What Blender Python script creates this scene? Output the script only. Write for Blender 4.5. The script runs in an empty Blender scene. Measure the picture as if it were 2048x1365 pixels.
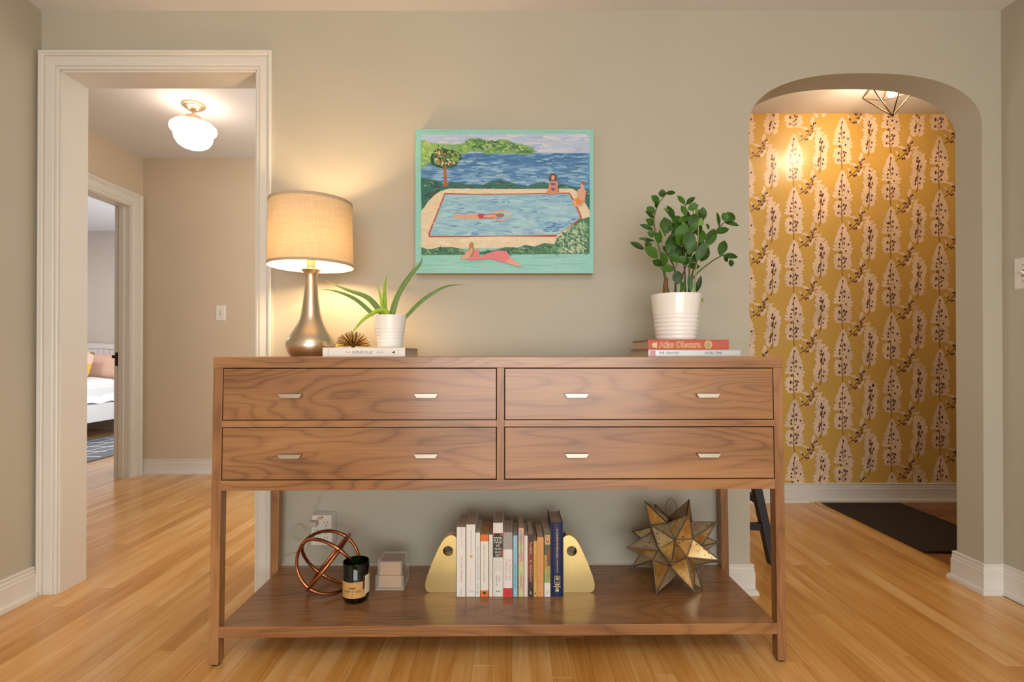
import bpy, bmesh, math, random
from mathutils import Vector, Matrix, Quaternion, geometry

sc = bpy.context.scene
COL = sc.collection
PI = math.pi
rng = random.Random(7)

# ------------------------------------------------------------------ camera, world, lights, exposure
FPX, CAM_H, PITCH, SHIFT = 1029.0, 0.905, math.radians(0.3), 20.1
cam_data = bpy.data.cameras.new('camera')
cam_data.sensor_width = 36.0
cam_data.lens = 36.0 * FPX / 2048.0
cam_data.shift_y = SHIFT / 2048.0
cam_data.clip_start = 0.05
cam = bpy.data.objects.new('camera', cam_data)
cam.location = (0, 0, CAM_H)
cam.rotation_euler = (PI / 2 + PITCH, 0, 0)
COL.objects.link(cam)
sc.camera = cam

vs = sc.view_settings
vs.view_transform = 'Standard'
vs.look = 'None'
vs.exposure = 0.0
vs.gamma = 1.0
vs.use_curve_mapping = False

world = bpy.data.worlds.new('world')
sc.world = world
world.use_nodes = True
world.node_tree.nodes['Background'].inputs[0].default_value = (0.6, 0.7, 0.85, 1)
world.node_tree.nodes['Background'].inputs[1].default_value = 0.4


def area_light(name, loc, rot, sx, sy, power, color):
    d = bpy.data.lights.new(name, 'AREA')
    d.shape = 'RECTANGLE'
    d.size, d.size_y, d.energy, d.color = sx, sy, power, color
    o = bpy.data.objects.new(name, d)
    o.location, o.rotation_euler = loc, rot
    COL.objects.link(o)
    return o


# daylight through the windows of the room behind the camera, and of the bedroom; ceiling lights; added fills
area_light('window_light', (0.4, -3.05, 0.85), (PI / 2, 0, 0), 2.8, 1.5, 92, (0.92, 0.97, 1.0))
area_light('room_ceiling_light', (0.0, -0.6, 2.17), (0, 0, 0), 0.9, 0.9, 15, (1.0, 0.84, 0.64))
area_light('ceiling_fill', (0.1, -0.7, 1.6), (PI, 0, 0), 0.8, 0.8, 19, (0.95, 0.97, 1.0))  # added upward fill behind the camera, brightens the ceiling
area_light('bedroom_window_light', (-2.95, 5.05, 1.25), (PI / 2, 0, PI / 2), 1.5, 1.3, 32, (0.86, 0.93, 1.0))
area_light('bedroom_ceiling_light', (-4.9, 4.6, 2.36), (0, 0, 0), 0.5, 0.5, 16, (1.0, 0.88, 0.76))
area_light('hall_right_fill', (-0.45, 3.0, 1.5), (PI / 2, 0, PI / 2), 1.2, 1.4, 7, (0.97, 0.97, 1.0))  # added fill lifting the hall and nearby floor; no window here
area_light('hall_side_fill', (-0.72, 2.16, 1.25), (PI / 2, 0, 0), 0.7, 1.7, 15, (1.0, 0.95, 0.9))  # added unseen fill for the hall back wall and bedroom door jamb
area_light('entry_left_fill', (-0.12, 2.6, 1.35), (PI / 2, 0, -PI / 2), 0.8, 1.6, 6, (1.0, 0.98, 0.95))  # added fill from the left of the entry, not a known window


# ------------------------------------------------------------------ helpers
def at(px, py, Y):
    """world point on the plane y = Y seen at a photograph pixel"""
    xc = (px - 1024.0) / FPX
    yc = -(py - 682.5 - SHIFT) / FPX
    d = Vector((xc, math.cos(PITCH) - yc * math.sin(PITCH), math.sin(PITCH) + yc * math.cos(PITCH)))
    return Vector((0, 0, CAM_H)) + d * (Y / d.y)


def lin(h):
    h = h.lstrip('#')
    out = []
    for i in (0, 2, 4):
        c = int(h[i:i + 2], 16) / 255.0
        out.append(c / 12.92 if c <= 0.04045 else ((c + 0.055) / 1.055) ** 2.4)
    return (out[0], out[1], out[2], 1.0)


class M:
    """collects geometry, then links it as ONE mesh object"""

    def __init__(self):
        self.v, self.f, self.mi, self.col = [], [], [], []

    def add(self, vs_, fs_, mi=0, col=None):
        b = len(self.v)
        self.v += [tuple(p) for p in vs_]
        for f in fs_:
            self.f.append(tuple(b + i for i in f))
            self.mi.append(mi)
            self.col.append(col)
        return self

    def box(self, x0, x1, y0, y1, z0, z1, mi=0, mat=None):
        p = [(x0, y0, z0), (x1, y0, z0), (x1, y1, z0), (x0, y1, z0), (x0, y0, z1), (x1, y0, z1), (x1, y1, z1), (x0, y1, z1)]
        if mat is not None:
            p = [mat @ Vector(q) for q in p]
        return self.add(p, [(0, 3, 2, 1), (4, 5, 6, 7), (0, 1, 5, 4), (1, 2, 6, 5), (2, 3, 7, 6), (3, 0, 4, 7)], mi)

    def hexa(self, p, mi=0):
        return self.add(p, [(0, 3, 2, 1), (4, 5, 6, 7), (0, 1, 5, 4), (1, 2, 6, 5), (2, 3, 7, 6), (3, 0, 4, 7)], mi)

    def plank(self, x0, x1, y0, y1, z0, z1, b=0.001):
        """open-bottomed board with bevelled top edges"""
        p = [(x0, y0, z0), (x1, y0, z0), (x1, y1, z0), (x0, y1, z0),
             (x0, y0, z1 - b), (x1, y0, z1 - b), (x1, y1, z1 - b), (x0, y1, z1 - b),
             (x0 + b, y0 + b, z1), (x1 - b, y0 + b, z1), (x1 - b, y1 - b, z1), (x0 + b, y1 - b, z1)]
        fs = []
        for a in (0, 4):
            for i in range(4):
                j = (i + 1) % 4
                fs.append((a + i, a + j, a + 4 + j, a + 4 + i))
        fs.append((8, 9, 10, 11))
        return self.add(p, fs)

    def lathe(self, prof, seg=32, c=(0, 0, 0), mi=0, mat=None):
        vs_, fs_ = [], []
        n = len(prof)
        for r, z in prof:
            for k in range(seg):
                a = 2 * PI * k / seg
                p = Vector((c[0] + r * math.cos(a), c[1] + r * math.sin(a), c[2] + z))
                vs_.append(mat @ p if mat is not None else p)
        for i in range(n - 1):
            for k in range(seg):
                k2 = (k + 1) % seg
                fs_.append((i * seg + k, i * seg + k2, (i + 1) * seg + k2, (i + 1) * seg + k))
        return self.add(vs_, fs_, mi)

    def tube(self, pts, r, seg=8, mi=0, closed=False, flat=None, cap=True):
        pts = [Vector(p) for p in pts]
        n = len(pts)
        rad = r if isinstance(r, (list, tuple)) else [r] * n
        t0 = (pts[1] - pts[0]).normalized()
        up = Vector((0, 0, 1)) if abs(t0.z) < 0.9 else Vector((0, 1, 0))
        if flat is not None:
            up = Vector(flat[0])
        nrm = (up - t0 * up.dot(t0)).normalized()
        vs_, fs_ = [], []
        for i in range(n):
            if closed:
                t = (pts[(i + 1) % n] - pts[i - 1]).normalized()
            else:
                t = (pts[min(i + 1, n - 1)] - pts[max(i - 1, 0)]).normalized()
            nrm = (nrm - t * nrm.dot(t))
            nrm.normalize()
            bn = t.cross(nrm)
            k_ = 1.0 if flat is None else flat[1]
            for k in range(seg):
                a = 2 * PI * k / seg
                vs_.append(pts[i] + nrm * (math.cos(a) * rad[i] * k_) + bn * (math.sin(a) * rad[i]))
        m = n if closed else n - 1
        for i in range(m):
            i2 = (i + 1) % n
            for k in range(seg):
                k2 = (k + 1) % seg
                fs_.append((i * seg + k, i * seg + k2, i2 * seg + k2, i2 * seg + k))
        if cap and not closed:
            fs_.append(tuple(range(seg - 1, -1, -1)))
            fs_.append(tuple((n - 1) * seg + k for k in range(seg)))
        return self.add(vs_, fs_, mi)

    def ball(self, c, r, seg=12, rings=8, mi=0, sc_=(1, 1, 1)):
        vs_, fs_ = [], []
        c = Vector(c)
        for i in range(rings + 1):
            th = PI * i / rings
            for k in range(seg):
                a = 2 * PI * k / seg
                vs_.append((c.x + r * sc_[0] * math.sin(th) * math.cos(a), c.y + r * sc_[1] * math.sin(th) * math.sin(a), c.z - r * sc_[2] * math.cos(th)))
        for i in range(rings):
            for k in range(seg):
                k2 = (k + 1) % seg
                fs_.append((i * seg + k, i * seg + k2, (i + 1) * seg + k2, (i + 1) * seg + k))
        return self.add(vs_, fs_, mi)

    def prism(self, poly, y0, y1, mi=0, axis='y'):
        """polygon given in (x, z), extruded along y (or given in (y, z), along x)"""
        n = len(poly)
        mk = (lambda a, b, c: (a, c, b)) if axis == 'y' else ((lambda a, b, c: (c, a, b)) if axis == 'x' else (lambda a, b, c: (a, b, c)))
        vs_ = [mk(a, b, y0) for a, b in poly] + [mk(a, b, y1) for a, b in poly]
        fs_ = [tuple(range(n)), tuple(range(2 * n - 1, n - 1, -1))]
        for i in range(n):
            j = (i + 1) % n
            fs_.append((i, i + n, j + n, j))
        return self.add(vs_, fs_, mi)

    def sweep(self, prof, path):
        """profile (outwards, z) along a plan path; outwards is to the right of travel"""
        P = [Vector(p).to_2d() if len(p) > 2 else Vector(p) for p in path]
        n = len(P)
        vs_, fs_ = [], []
        for i in range(n):
            d0 = (P[i] - P[i - 1]).normalized() if i > 0 else None
            d1 = (P[i + 1] - P[i]).normalized() if i < n - 1 else None
            d0 = d0 or d1
            d1 = d1 or d0
            n0, n1 = Vector((d0.y, -d0.x)), Vector((d1.y, -d1.x))
            m = (n0 + n1).normalized()
            k = 1.0 / max(0.3, m.dot(n1))
            for o_, z in prof:
                q = P[i] + m * (o_ * k)
                vs_.append((q.x, q.y, z))
        w = len(prof)
        for i in range(n - 1):
            for k in range(w - 1):
                fs_.append((i * w + k, (i + 1) * w + k, (i + 1) * w + k + 1, i * w + k + 1))
        fs_.append(tuple(range(w)))
        fs_.append(tuple((n - 1) * w + k for k in range(w - 1, -1, -1)))
        return self.add(vs_, fs_)

    def build(self, name, mats, parent=None, angle=35, bevel=0, loc=None, fix=True, kind=None):
        me = bpy.data.meshes.new(name)
        me.from_pydata(self.v, [], self.f)
        mats = mats if isinstance(mats, (list, tuple)) else [mats]
        for m_ in mats:
            me.materials.append(m_)
        me.polygons.foreach_set('material_index', self.mi)
        if any(c is not None for c in self.col):
            ca = me.color_attributes.new('Col', 'FLOAT_COLOR', 'CORNER')
            buf = []
            for f, c in zip(self.f, self.col):
                buf += list(c or (1, 1, 1, 1)) * len(f)
            ca.data.foreach_set('color', buf)
        me.update()
        if fix:
            bm = bmesh.new()
            bm.from_mesh(me)
            bmesh.ops.recalc_face_normals(bm, faces=bm.faces)
            bm.to_mesh(me)
            bm.free()
        if angle:
            me.polygons.foreach_set('use_smooth', [True] * len(me.polygons))
            me.set_sharp_from_angle(angle=math.radians(angle))
        o = bpy.data.objects.new(name, me)
        COL.objects.link(o)
        if parent is not None:
            o.parent = parent
        if loc is not None:
            o.location = loc
        if bevel:
            md = o.modifiers.new('bevel', 'BEVEL')
            md.width, md.segments, md.limit_method = bevel, 2, 'ANGLE'
            md.angle_limit = math.radians(40)
        if kind:
            o['kind'] = kind
        return o


def thing(name, label, cat, loc=(0, 0, 0), rotz=0.0, group=None):
    o = bpy.data.objects.new(name, None)
    o.empty_display_size = 0.05
    o.location = loc
    o.rotation_euler = (0, 0, rotz)
    COL.objects.link(o)
    return tag(o, label, cat, group)


def tag(o, label, cat, group=None):
    o['label'], o['category'] = label, cat
    if group:
        o['group'] = group
    return o


def text_mesh(s, length, height, face='up', offset=0.0):
    """flat lettering centred on the origin, facing -Y, fitted into length x height.
    face 'up' reads left to right; 'down' reads top to bottom like a book spine"""
    def raw(off):
        cu = bpy.data.curves.new('lettering', 'FONT')
        cu.body = s
        cu.resolution_u = 3
        cu.align_x = 'CENTER'
        cu.offset = off
        ob = bpy.data.objects.new('lettering', cu)
        me_ = bpy.data.meshes.new_from_object(ob)
        bpy.data.objects.remove(ob)
        bpy.data.curves.remove(cu)
        return me_
    me = raw(0.0)
    xs = [v.co.x for v in me.vertices]
    ys = [v.co.y for v in me.vertices]
    cx, cy = (min(xs) + max(xs)) / 2, (min(ys) + max(ys)) / 2
    w, h = max(xs) - min(xs), max(ys) - min(ys)
    kx, ky = length / w, height / h
    if offset:
        me = raw(offset)
    for v in me.vertices:
        a, b = (v.co.x - cx) * kx, (v.co.y - cy) * ky
        v.co = (a, 0, b) if face == 'up' else ((b, 0, -a) if face == 'down' else (-b, 0, a))
    return me


def lettering(name, s, length, height, material, parent, loc, face='up', offset=0.0):
    me = text_mesh(s, length, height, face, offset)
    me.name = name
    me.materials.clear()
    me.materials.append(material)
    o = bpy.data.objects.new(name, me)
    COL.objects.link(o)
    o.parent = parent
    o.location = loc
    return o


# ------------------------------------------------------------------ materials
def new_mat(name):
    m = bpy.data.materials.new(name)
    m.use_nodes = True
    nt = m.node_tree
    return m, nt, nt.nodes['Principled BSDF']


def N(nt, kind, **kw):
    n = nt.nodes.new(kind)
    for k, v in kw.items():
        if hasattr(n, k):
            setattr(n, k, v)
        else:
            n.inputs[k.replace('_', ' ')].default_value = v
    return n


def ramp(nt, stops):
    r = nt.nodes.new('ShaderNodeValToRGB')
    el = r.color_ramp.elements
    while len(el) < len(stops):
        el.new(0.5)
    for e, (p, c) in zip(el, stops):
        e.position = p
        e.color = lin(c) if isinstance(c, str) else c
    return r


def plain(name, color, rough=0.5, metal=0.0, var=0.04, scale=25.0, bump=0.0, spec=0.5, coat=0.0, stretch=(1, 1, 1), **kw):
    """principled surface with faint procedural unevenness of tone"""
    m, nt, b = new_mat(name)
    L = nt.links
    c = lin(color)
    tc = N(nt, 'ShaderNodeTexCoord')
    mp = N(nt, 'ShaderNodeMapping')
    mp.inputs['Scale'].default_value = stretch
    no = N(nt, 'ShaderNodeTexNoise')
    no.inputs['Scale'].default_value = scale
    no.inputs['Detail'].default_value = 3
    L.new(tc.outputs['Object'], mp.inputs[0])
    L.new(mp.outputs[0], no.inputs['Vector'])
    lo = tuple(x * (1 - var) for x in c[:3]) + (1,)
    hi = tuple(min(1, x * (1 + var)) for x in c[:3]) + (1,)
    rp = ramp(nt, [(0.3, lo), (0.7, hi)])
    L.new(no.outputs[0], rp.inputs[0])
    L.new(rp.outputs[0], b.inputs['Base Color'])
    b.inputs['Roughness'].default_value = rough
    b.inputs['Metallic'].default_value = metal
    b.inputs['Specular IOR Level'].default_value = spec
    b.inputs['Coat Weight'].default_value = coat
    b.inputs['Coat Roughness'].default_value = 0.15
    for k, v in kw.items():
        b.inputs[k].default_value = v
    if bump:
        bp = N(nt, 'ShaderNodeBump')
        bp.inputs['Strength'].default_value = bump
        bp.inputs['Distance'].default_value = 0.002
        L.new(no.outputs[0], bp.inputs['Height'])
        L.new(bp.outputs[0], b.inputs['Normal'])
    return m


def wood(name, axis, tones, rough=0.35, wscale=1.0, line=0.5, board=None, rand_amt=0.0, coat=0.0, rings=34.0, lng=1.1, crs=7.0, broad=1.0, sharp=2.2, warp=0.25):
    """timber: contour lines of a stretched noise give cathedral figure, plus fine pores"""
    m, nt, b = new_mat(name)
    L = nt.links
    tc = N(nt, 'ShaderNodeTexCoord')
    oi = N(nt, 'ShaderNodeObjectInfo')
    off = N(nt, 'ShaderNodeVectorMath', operation='SCALE')
    cmb = N(nt, 'ShaderNodeCombineXYZ')
    wn = N(nt, 'ShaderNodeTexWhiteNoise', noise_dimensions='1D')
    L.new(oi.outputs['Random'], wn.inputs['W'])
    tone_src = wn.outputs['Value']
    shift_src = wn.outputs['Color']
    if board:
        sx = N(nt, 'ShaderNodeSeparateXYZ')
        L.new(tc.outputs['Object'], sx.inputs[0])
        d = N(nt, 'ShaderNodeMath', operation='DIVIDE')
        d.inputs[1].default_value = board
        L.new(sx.outputs[0], d.inputs[0])
        fl = N(nt, 'ShaderNodeMath', operation='FLOOR')
        L.new(d.outputs[0], fl.inputs[0])
        cv = N(nt, 'ShaderNodeCombineXYZ')
        L.new(fl.outputs[0], cv.inputs[0])
        L.new(oi.outputs['Random'], cv.inputs[1])
        wn2 = N(nt, 'ShaderNodeTexWhiteNoise', noise_dimensions='2D')
        L.new(cv.outputs[0], wn2.inputs['Vector'])
        tone_src, shift_src = wn2.outputs['Value'], wn2.outputs['Color']
    L.new(shift_src, off.inputs[0])
    off.inputs['Scale'].default_value = 17.0
    add = N(nt, 'ShaderNodeVectorMath', operation='ADD')
    L.new(tc.outputs['Object'], add.inputs[0])
    L.new(off.outputs[0], add.inputs[1])
    long_, cross = lng * wscale, crs * wscale
    sv = {'x': (long_, cross, cross), 'y': (cross, long_, cross), 'z': (cross, cross, long_)}[axis]
    mp = N(nt, 'ShaderNodeMapping')
    mp.inputs['Scale'].default_value = sv
    L.new(add.outputs[0], mp.inputs[0])
    n1 = N(nt, 'ShaderNodeTexNoise')
    n1.inputs['Scale'].default_value = 1.0
    n1.inputs['Detail'].default_value = 2.5
    n1.inputs['Roughness'].default_value = 0.45
    n1.inputs['Distortion'].default_value = warp
    L.new(mp.outputs[0], n1.inputs['Vector'])
    mu = N(nt, 'ShaderNodeMath', operation='MULTIPLY')
    mu.inputs[1].default_value = rings
    L.new(n1.outputs[0], mu.inputs[0])
    fr = N(nt, 'ShaderNodeMath', operation='PINGPONG')
    fr.inputs[1].default_value = 1.0
    L.new(mu.outputs[0], fr.inputs[0])
    pw = N(nt, 'ShaderNodeMath', operation='POWER')
    pw.inputs[1].default_value = sharp
    L.new(fr.outputs[0], pw.inputs[0])
    # fine pores
    k = 260.0
    sv2 = {'x': (5, k, k), 'y': (k, 5, k), 'z': (k, k, 5)}[axis]
    mp2 = N(nt, 'ShaderNodeMapping')
    mp2.inputs['Scale'].default_value = sv2
    L.new(add.outputs[0], mp2.inputs[0])
    n2 = N(nt, 'ShaderNodeTexNoise')
    n2.inputs['Scale'].default_value = 1.0
    n2.inputs['Detail'].default_value = 2.0
    L.new(mp2.outputs[0], n2.inputs['Vector'])
    # broad tone
    sv3 = {'x': (1.5, 9, 9), 'y': (9, 1.5, 9), 'z': (9, 9, 1.5)}[axis]
    mp3 = N(nt, 'ShaderNodeMapping')
    mp3.inputs['Scale'].default_value = sv3
    L.new(add.outputs[0], mp3.inputs[0])
    n3 = N(nt, 'ShaderNodeTexNoise')
    n3.inputs['Scale'].default_value = 1.0
    L.new(mp3.outputs[0], n3.inputs['Vector'])
    # mix: v = 0.5 broad + line*rings + 0.15 pores
    a1 = N(nt, 'ShaderNodeMath', operation='MULTIPLY_ADD')
    a1.inputs[1].default_value = -line
    L.new(pw.outputs[0], a1.inputs[0])
    bm3 = N(nt, 'ShaderNodeMapRange')
    bm3.inputs['To Min'].default_value, bm3.inputs['To Max'].default_value = 0.5 - 0.5 * broad, 0.5 + 0.5 * broad
    L.new(n3.outputs[0], bm3.inputs[0])
    L.new(bm3.outputs[0], a1.inputs[2])
    a2 = N(nt, 'ShaderNodeMath', operation='MULTIPLY_ADD')
    a2.inputs[1].default_value = 0.35
    L.new(n2.outputs[0], a2.inputs[0])
    L.new(a1.outputs[0], a2.inputs[2])
    a3 = N(nt, 'ShaderNodeMath', operation='MULTIPLY_ADD')
    a3.inputs[1].default_value = rand_amt
    L.new(tone_src, a3.inputs[0])
    L.new(a2.outputs[0], a3.inputs[2])
    a4 = N(nt, 'ShaderNodeMath', operation='SUBTRACT')
    a4.inputs[1].default_value = rand_amt * 0.5 - line * 0.33 + 0.175
    L.new(a3.outputs[0], a4.inputs[0])
    rp = ramp(nt, [(0.22, tones[0]), (0.42, tones[1]), (0.6, tones[2]), (0.82, tones[3])])
    L.new(a4.outputs[0], rp.inputs[0])
    L.new(rp.outputs[0], b.inputs['Base Color'])
    b.inputs['Roughness'].default_value = rough
    b.inputs['Coat Weight'].default_value = coat
    b.inputs['Coat Roughness'].default_value = 0.12
    bp = N(nt, 'ShaderNodeBump')
    bp.inputs['Strength'].default_value = 0.08
    bp.inputs['Distance'].default_value = 0.0006
    L.new(n2.outputs[0], bp.inputs['Height'])
    L.new(bp.outputs[0], b.inputs['Normal'])
    return m


def glow(name, color, strength):
    m, nt, b = new_mat(name)
    b.inputs['Base Color'].default_value = lin(color)
    b.inputs['Emission Color'].default_value = lin(color)
    b.inputs['Emission Strength'].default_value = strength
    return m


def attr_mat(name, rough=0.5, bump=0.0, spec=0.4, scale=60.0, stretch=(1, 1, 1)):
    m, nt, b = new_mat(name)
    L = nt.links
    at_ = N(nt, 'ShaderNodeAttribute', attribute_name='Col')
    tc = N(nt, 'ShaderNodeTexCoord')
    mp = N(nt, 'ShaderNodeMapping')
    mp.inputs['Scale'].default_value = stretch
    no = N(nt, 'ShaderNodeTexNoise')
    no.inputs['Scale'].default_value = scale
    no.inputs['Detail'].default_value = 4
    L.new(tc.outputs['Object'], mp.inputs[0])
    L.new(mp.outputs[0], no.inputs['Vector'])
    rp = ramp(nt, [(0.3, (0.86, 0.86, 0.86, 1)), (0.7, (1.1, 1.1, 1.1, 1))])
    L.new(no.outputs[0], rp.inputs[0])
    mx = N(nt, 'ShaderNodeMix', data_type='RGBA', blend_type='MULTIPLY')
    mx.inputs[0].default_value = 1.0
    L.new(at_.outputs['Color'], mx.inputs[6])
    L.new(rp.outputs[0], mx.inputs[7])
    L.new(mx.outputs[2], b.inputs['Base Color'])
    b.inputs['Roughness'].default_value = rough
    b.inputs['Specular IOR Level'].default_value = spec
    if bump:
        bp = N(nt, 'ShaderNodeBump')
        bp.inputs['Strength'].default_value = bump
        bp.inputs['Distance'].default_value = 0.001
        L.new(no.outputs[0], bp.inputs['Height'])
        L.new(bp.outputs[0], b.inputs['Normal'])
    return m


WALL = plain('wall_paint', '#b8b3a2', 0.6, var=0.015, scale=3, bump=0.0)
HALLWALL = plain('hall_wall_paint', '#cdbda4', 0.6, var=0.015, scale=3)
BEDWALL = plain('bedroom_wall_paint', '#d2c8c0', 0.6, var=0.015, scale=3)
CEIL = plain('ceiling_paint', '#e0e0e2', 0.7, var=0.01, scale=4)
TRIM = plain('trim_paint', '#dcd9d1', 0.35, var=0.015, scale=6)
OCHRE = plain('wallpaper_ochre', '#d2aa58', 0.3, var=0.02, scale=8, spec=0.5)
WALNUT_X = wood('walnut_lengthwise', 'x', ['#6f4929', '#8b603b', '#9d7046', '#ae8256'], 0.32, line=0.21, rand_amt=0.10, coat=0.3, rings=44, lng=0.9, crs=5.0, broad=0.75, sharp=3.0, warp=0.6)
WALNUT_Z = wood('walnut_upright', 'z', ['#775032', '#8c613d', '#9d7046', '#ab7f53'], 0.36, wscale=1.6, line=0.2, rand_amt=0.1, coat=0.15, rings=26, broad=0.8, sharp=3.0)
OAK = wood('oak_floor', 'y', ['#bf853e', '#d19950', '#deaa64', '#e9bd80'], 0.26, wscale=1.5, line=0.14, board=0.0572, rand_amt=0.3, coat=0.3, rings=22, lng=0.4, crs=7.0, sharp=3.0)
DARKGAP = plain('dark_gap', '#150d08', 0.8)
NICKEL = plain('brushed_nickel', '#b5ada0', 0.4, 1.0, var=0.05, scale=60, stretch=(1, 30, 30))
STEEL = plain('brushed_lamp_metal', '#d6cab4', 0.3, 1.0, var=0.06, scale=80, stretch=(1, 1, 12))
BRASS = plain('satin_brass', '#dcc88a', 0.3, 1.0, var=0.05, scale=12, bump=0.05)
COPPER = plain('copper', '#b47450', 0.28, 1.0, var=0.15, scale=40, bump=0.35)
ANTIQUE = plain('antique_gold', '#9a7a3e', 0.35, 1.0, var=0.15, scale=40)
BLACKW = plain('black_painted_wood', '#17171a', 0.45, var=0.1)
WHITEPLASTIC = plain('white_plastic', '#e4e0d8', 0.35, var=0.01)
CERAMIC = plain('white_ceramic', '#efeeea', 0.22, var=0.01, coat=0.4)
PAPER = plain('page_edges', '#cdbda8', 0.8, var=0.1, scale=120, stretch=(1, 0.02, 0.02))
SOIL = plain('potting_soil', '#33261c', 0.95, var=0.4, scale=90, bump=0.6)
BLACK = plain('black_ink', '#2b2926', 0.6)
DARKMETAL = plain('dark_bronze', '#4b3a2a', 0.4, 0.9, var=0.15)


# ------------------------------------------------------------------ setting: walls, ceilings
YW, YB = 1.95, 2.068            # front and back faces of the wall behind the console
XL, XR = -1.789, 1.859          # left and right walls of the room
DL, DR, DT = -1.711, -0.970, 1.978   # doorway
AL, AR, AT = 0.900, 1.785, 1.972     # archway
ROOM_C, HALL_C = 2.210, 2.385


def struct(name, m, material, **kw):
    o = m.build(name, material, **kw)
    o['kind'] = 'structure'
    return o


arch = []
acx, arx, ary = (AL + AR) / 2, (AR - AL) / 2, 0.205
for i in range(41):
    a = PI - PI * i / 40
    ca, sa = math.cos(a), math.sin(a)
    arch.append((acx + arx * math.copysign(abs(ca) ** (2 / 2.4), ca), AT - ary + ary * abs(sa) ** (2 / 2.4)))
outline = [(-3.0, 0), (DL, 0), (DL, DT), (DR, DT), (DR, 0), (AL, 0)] + arch + [(AR, 0), (3.3, 0), (3.3, 2.45), (-3.0, 2.45)]
wall_back = struct('wall_back', M().prism(outline, YW, YB), WALL, angle=40)

struct('wall_left', M().box(XL - 0.1, XL, -3.2, YW, 0, 2.3), WALL, angle=0)
struct('wall_right', M().box(XR, XR + 0.1, -3.2, YW, 0, 2.3), WALL, angle=0)
struct('wall_front', M().box(XL - 0.1, XR + 0.1, -3.3, -3.2, 0, 2.3), WALL, angle=0)
struct('ceiling', M().box(XL - 0.1, XR + 0.1, -3.3, YW, ROOM_C, ROOM_C + 0.1), CEIL, angle=0)

# hall behind the doorway
HX, HY, PX_ = -2.787, 3.88, -0.30
struct('wall_hall_back', M().box(HX - 0.11, PX_, HY, HY + 0.1, 0, 2.45), HALLWALL, angle=0)
BD0, BD1, BDT = 2.93, 3.752, 1.985
wl = [(YB, 0), (BD0, 0), (BD0, BDT), (BD1, BDT), (BD1, 0), (HY, 0), (HY, 2.45), (YB, 2.45)]
struct('wall_hall_left', M().prism(wl, HX - 0.11, HX, axis='x'), HALLWALL, angle=0)
struct('wall_hall_right', M().box(PX_, PX_ + 0.1, YB, HY + 0.1, 0, 2.45), HALLWALL, angle=0)
struct('ceiling_hall', M().box(HX - 0.1, PX_, YB, HY, HALL_C, HALL_C + 0.1), CEIL, angle=0)

# bedroom
struct('wall_bedroom_back', M().box(-6.6, HX - 0.11, 6.2, 6.3, 0, 2.45), BEDWALL, angle=0)
struct('wall_bedroom_left', M().box(-6.6, -6.5, 2.0, 6.2, 0, 2.45), BEDWALL, angle=0)
struct('wall_bedroom_front', M().box(-6.5, HX - 0.11, 1.95, 2.05, 0, 2.45), BEDWALL, angle=0)
struct('wall_bedroom_right', M().box(HX - 0.11, HX, HY, 6.2, 0, 2.45), BEDWALL, angle=0)
struct('ceiling_bedroom', M().box(-6.6, HX - 0.11, 1.95, 6.3, HALL_C, HALL_C + 0.1), CEIL, angle=0)

# entry with the wallpaper
EY = 3.157
wall_entry = struct('wall_entry_back', M().box(PX_ + 0.1, 3.3, EY, EY + 0.1, 0, 2.45), OCHRE, angle=0)
struct('wall_entry_right', M().box(3.2, 3.3, YB, EY, 0, 2.45), WALL, angle=0)
struct('ceiling_entry', M().box(PX_ + 0.1, 3.3, YB, EY, HALL_C, HALL_C + 0.1), CEIL, angle=0)

# ------------------------------------------------------------------ floor: a bed under single oak boards
floor = struct('floor', M().box(-6.6, 3.3, -3.3, 6.3, -0.06, -0.019), DARKGAP, angle=0)
BW = 0.0572
k0 = math.floor(-2.787 / BW)
kmax = 32
n_boards = 0
for k in range(k0, kmax):
    x0, x1 = k * BW + 0.0002, (k + 1) * BW - 0.0002
    xm = (x0 + x1) / 2
    if xm < XL - 0.02:
        ya, yb = YB - 0.02, HY
    elif xm < PX_ + 0.05:
        ya, yb = 0.95, HY
    else:
        ya, yb = 0.95, EY
    y = ya
    first = rng.uniform(0.35, 1.3)
    while y < yb - 0.01:
        ln = first if first else rng.uniform(0.8, 1.7)
        first = None
        y2 = min(yb, y + ln)
        if yb - y2 < 0.3:
            y2 = yb
        M().plank(x0, x1, y + 0.0002, y2 - 0.0002, -0.02, 0.0, 0.0006).build('floor_board', OAK, floor, angle=0, fix=False)
        n_boards += 1
        y = y2
m = M()
for k in range(math.floor(XL / BW), kmax + 1):
    m.plank(k * BW + 0.0002, (k + 1) * BW - 0.0002, -3.25, -1.1, -0.02, 0.0, 0.0006)
    m.plank(k * BW + 0.0002, (k + 1) * BW - 0.0002, -1.1, 0.9496, -0.02, 0.0, 0.0006)
m.build('floor_boards_behind', OAK, floor, angle=0, fix=False, kind='stuff')
m = M()
for k in range(math.floor(-6.5 / BW), k0):
    m.plank(k * BW + 0.0002, (k + 1) * BW - 0.0002, 2.05, 4.3, -0.02, 0.0, 0.0006)
    m.plank(k * BW + 0.0002, (k + 1) * BW - 0.0002, 4.3004, 6.2, -0.02, 0.0, 0.0006)
m.build('bedroom_floor_boards', OAK, floor, angle=0, fix=False, kind='stuff')
XT = kmax * BW
M().plank(XT + 0.0025, XT + 0.034, YB - 0.1, EY, -0.02, 0.004, 0.003).build('threshold_strip', OAK, floor, angle=0)


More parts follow.
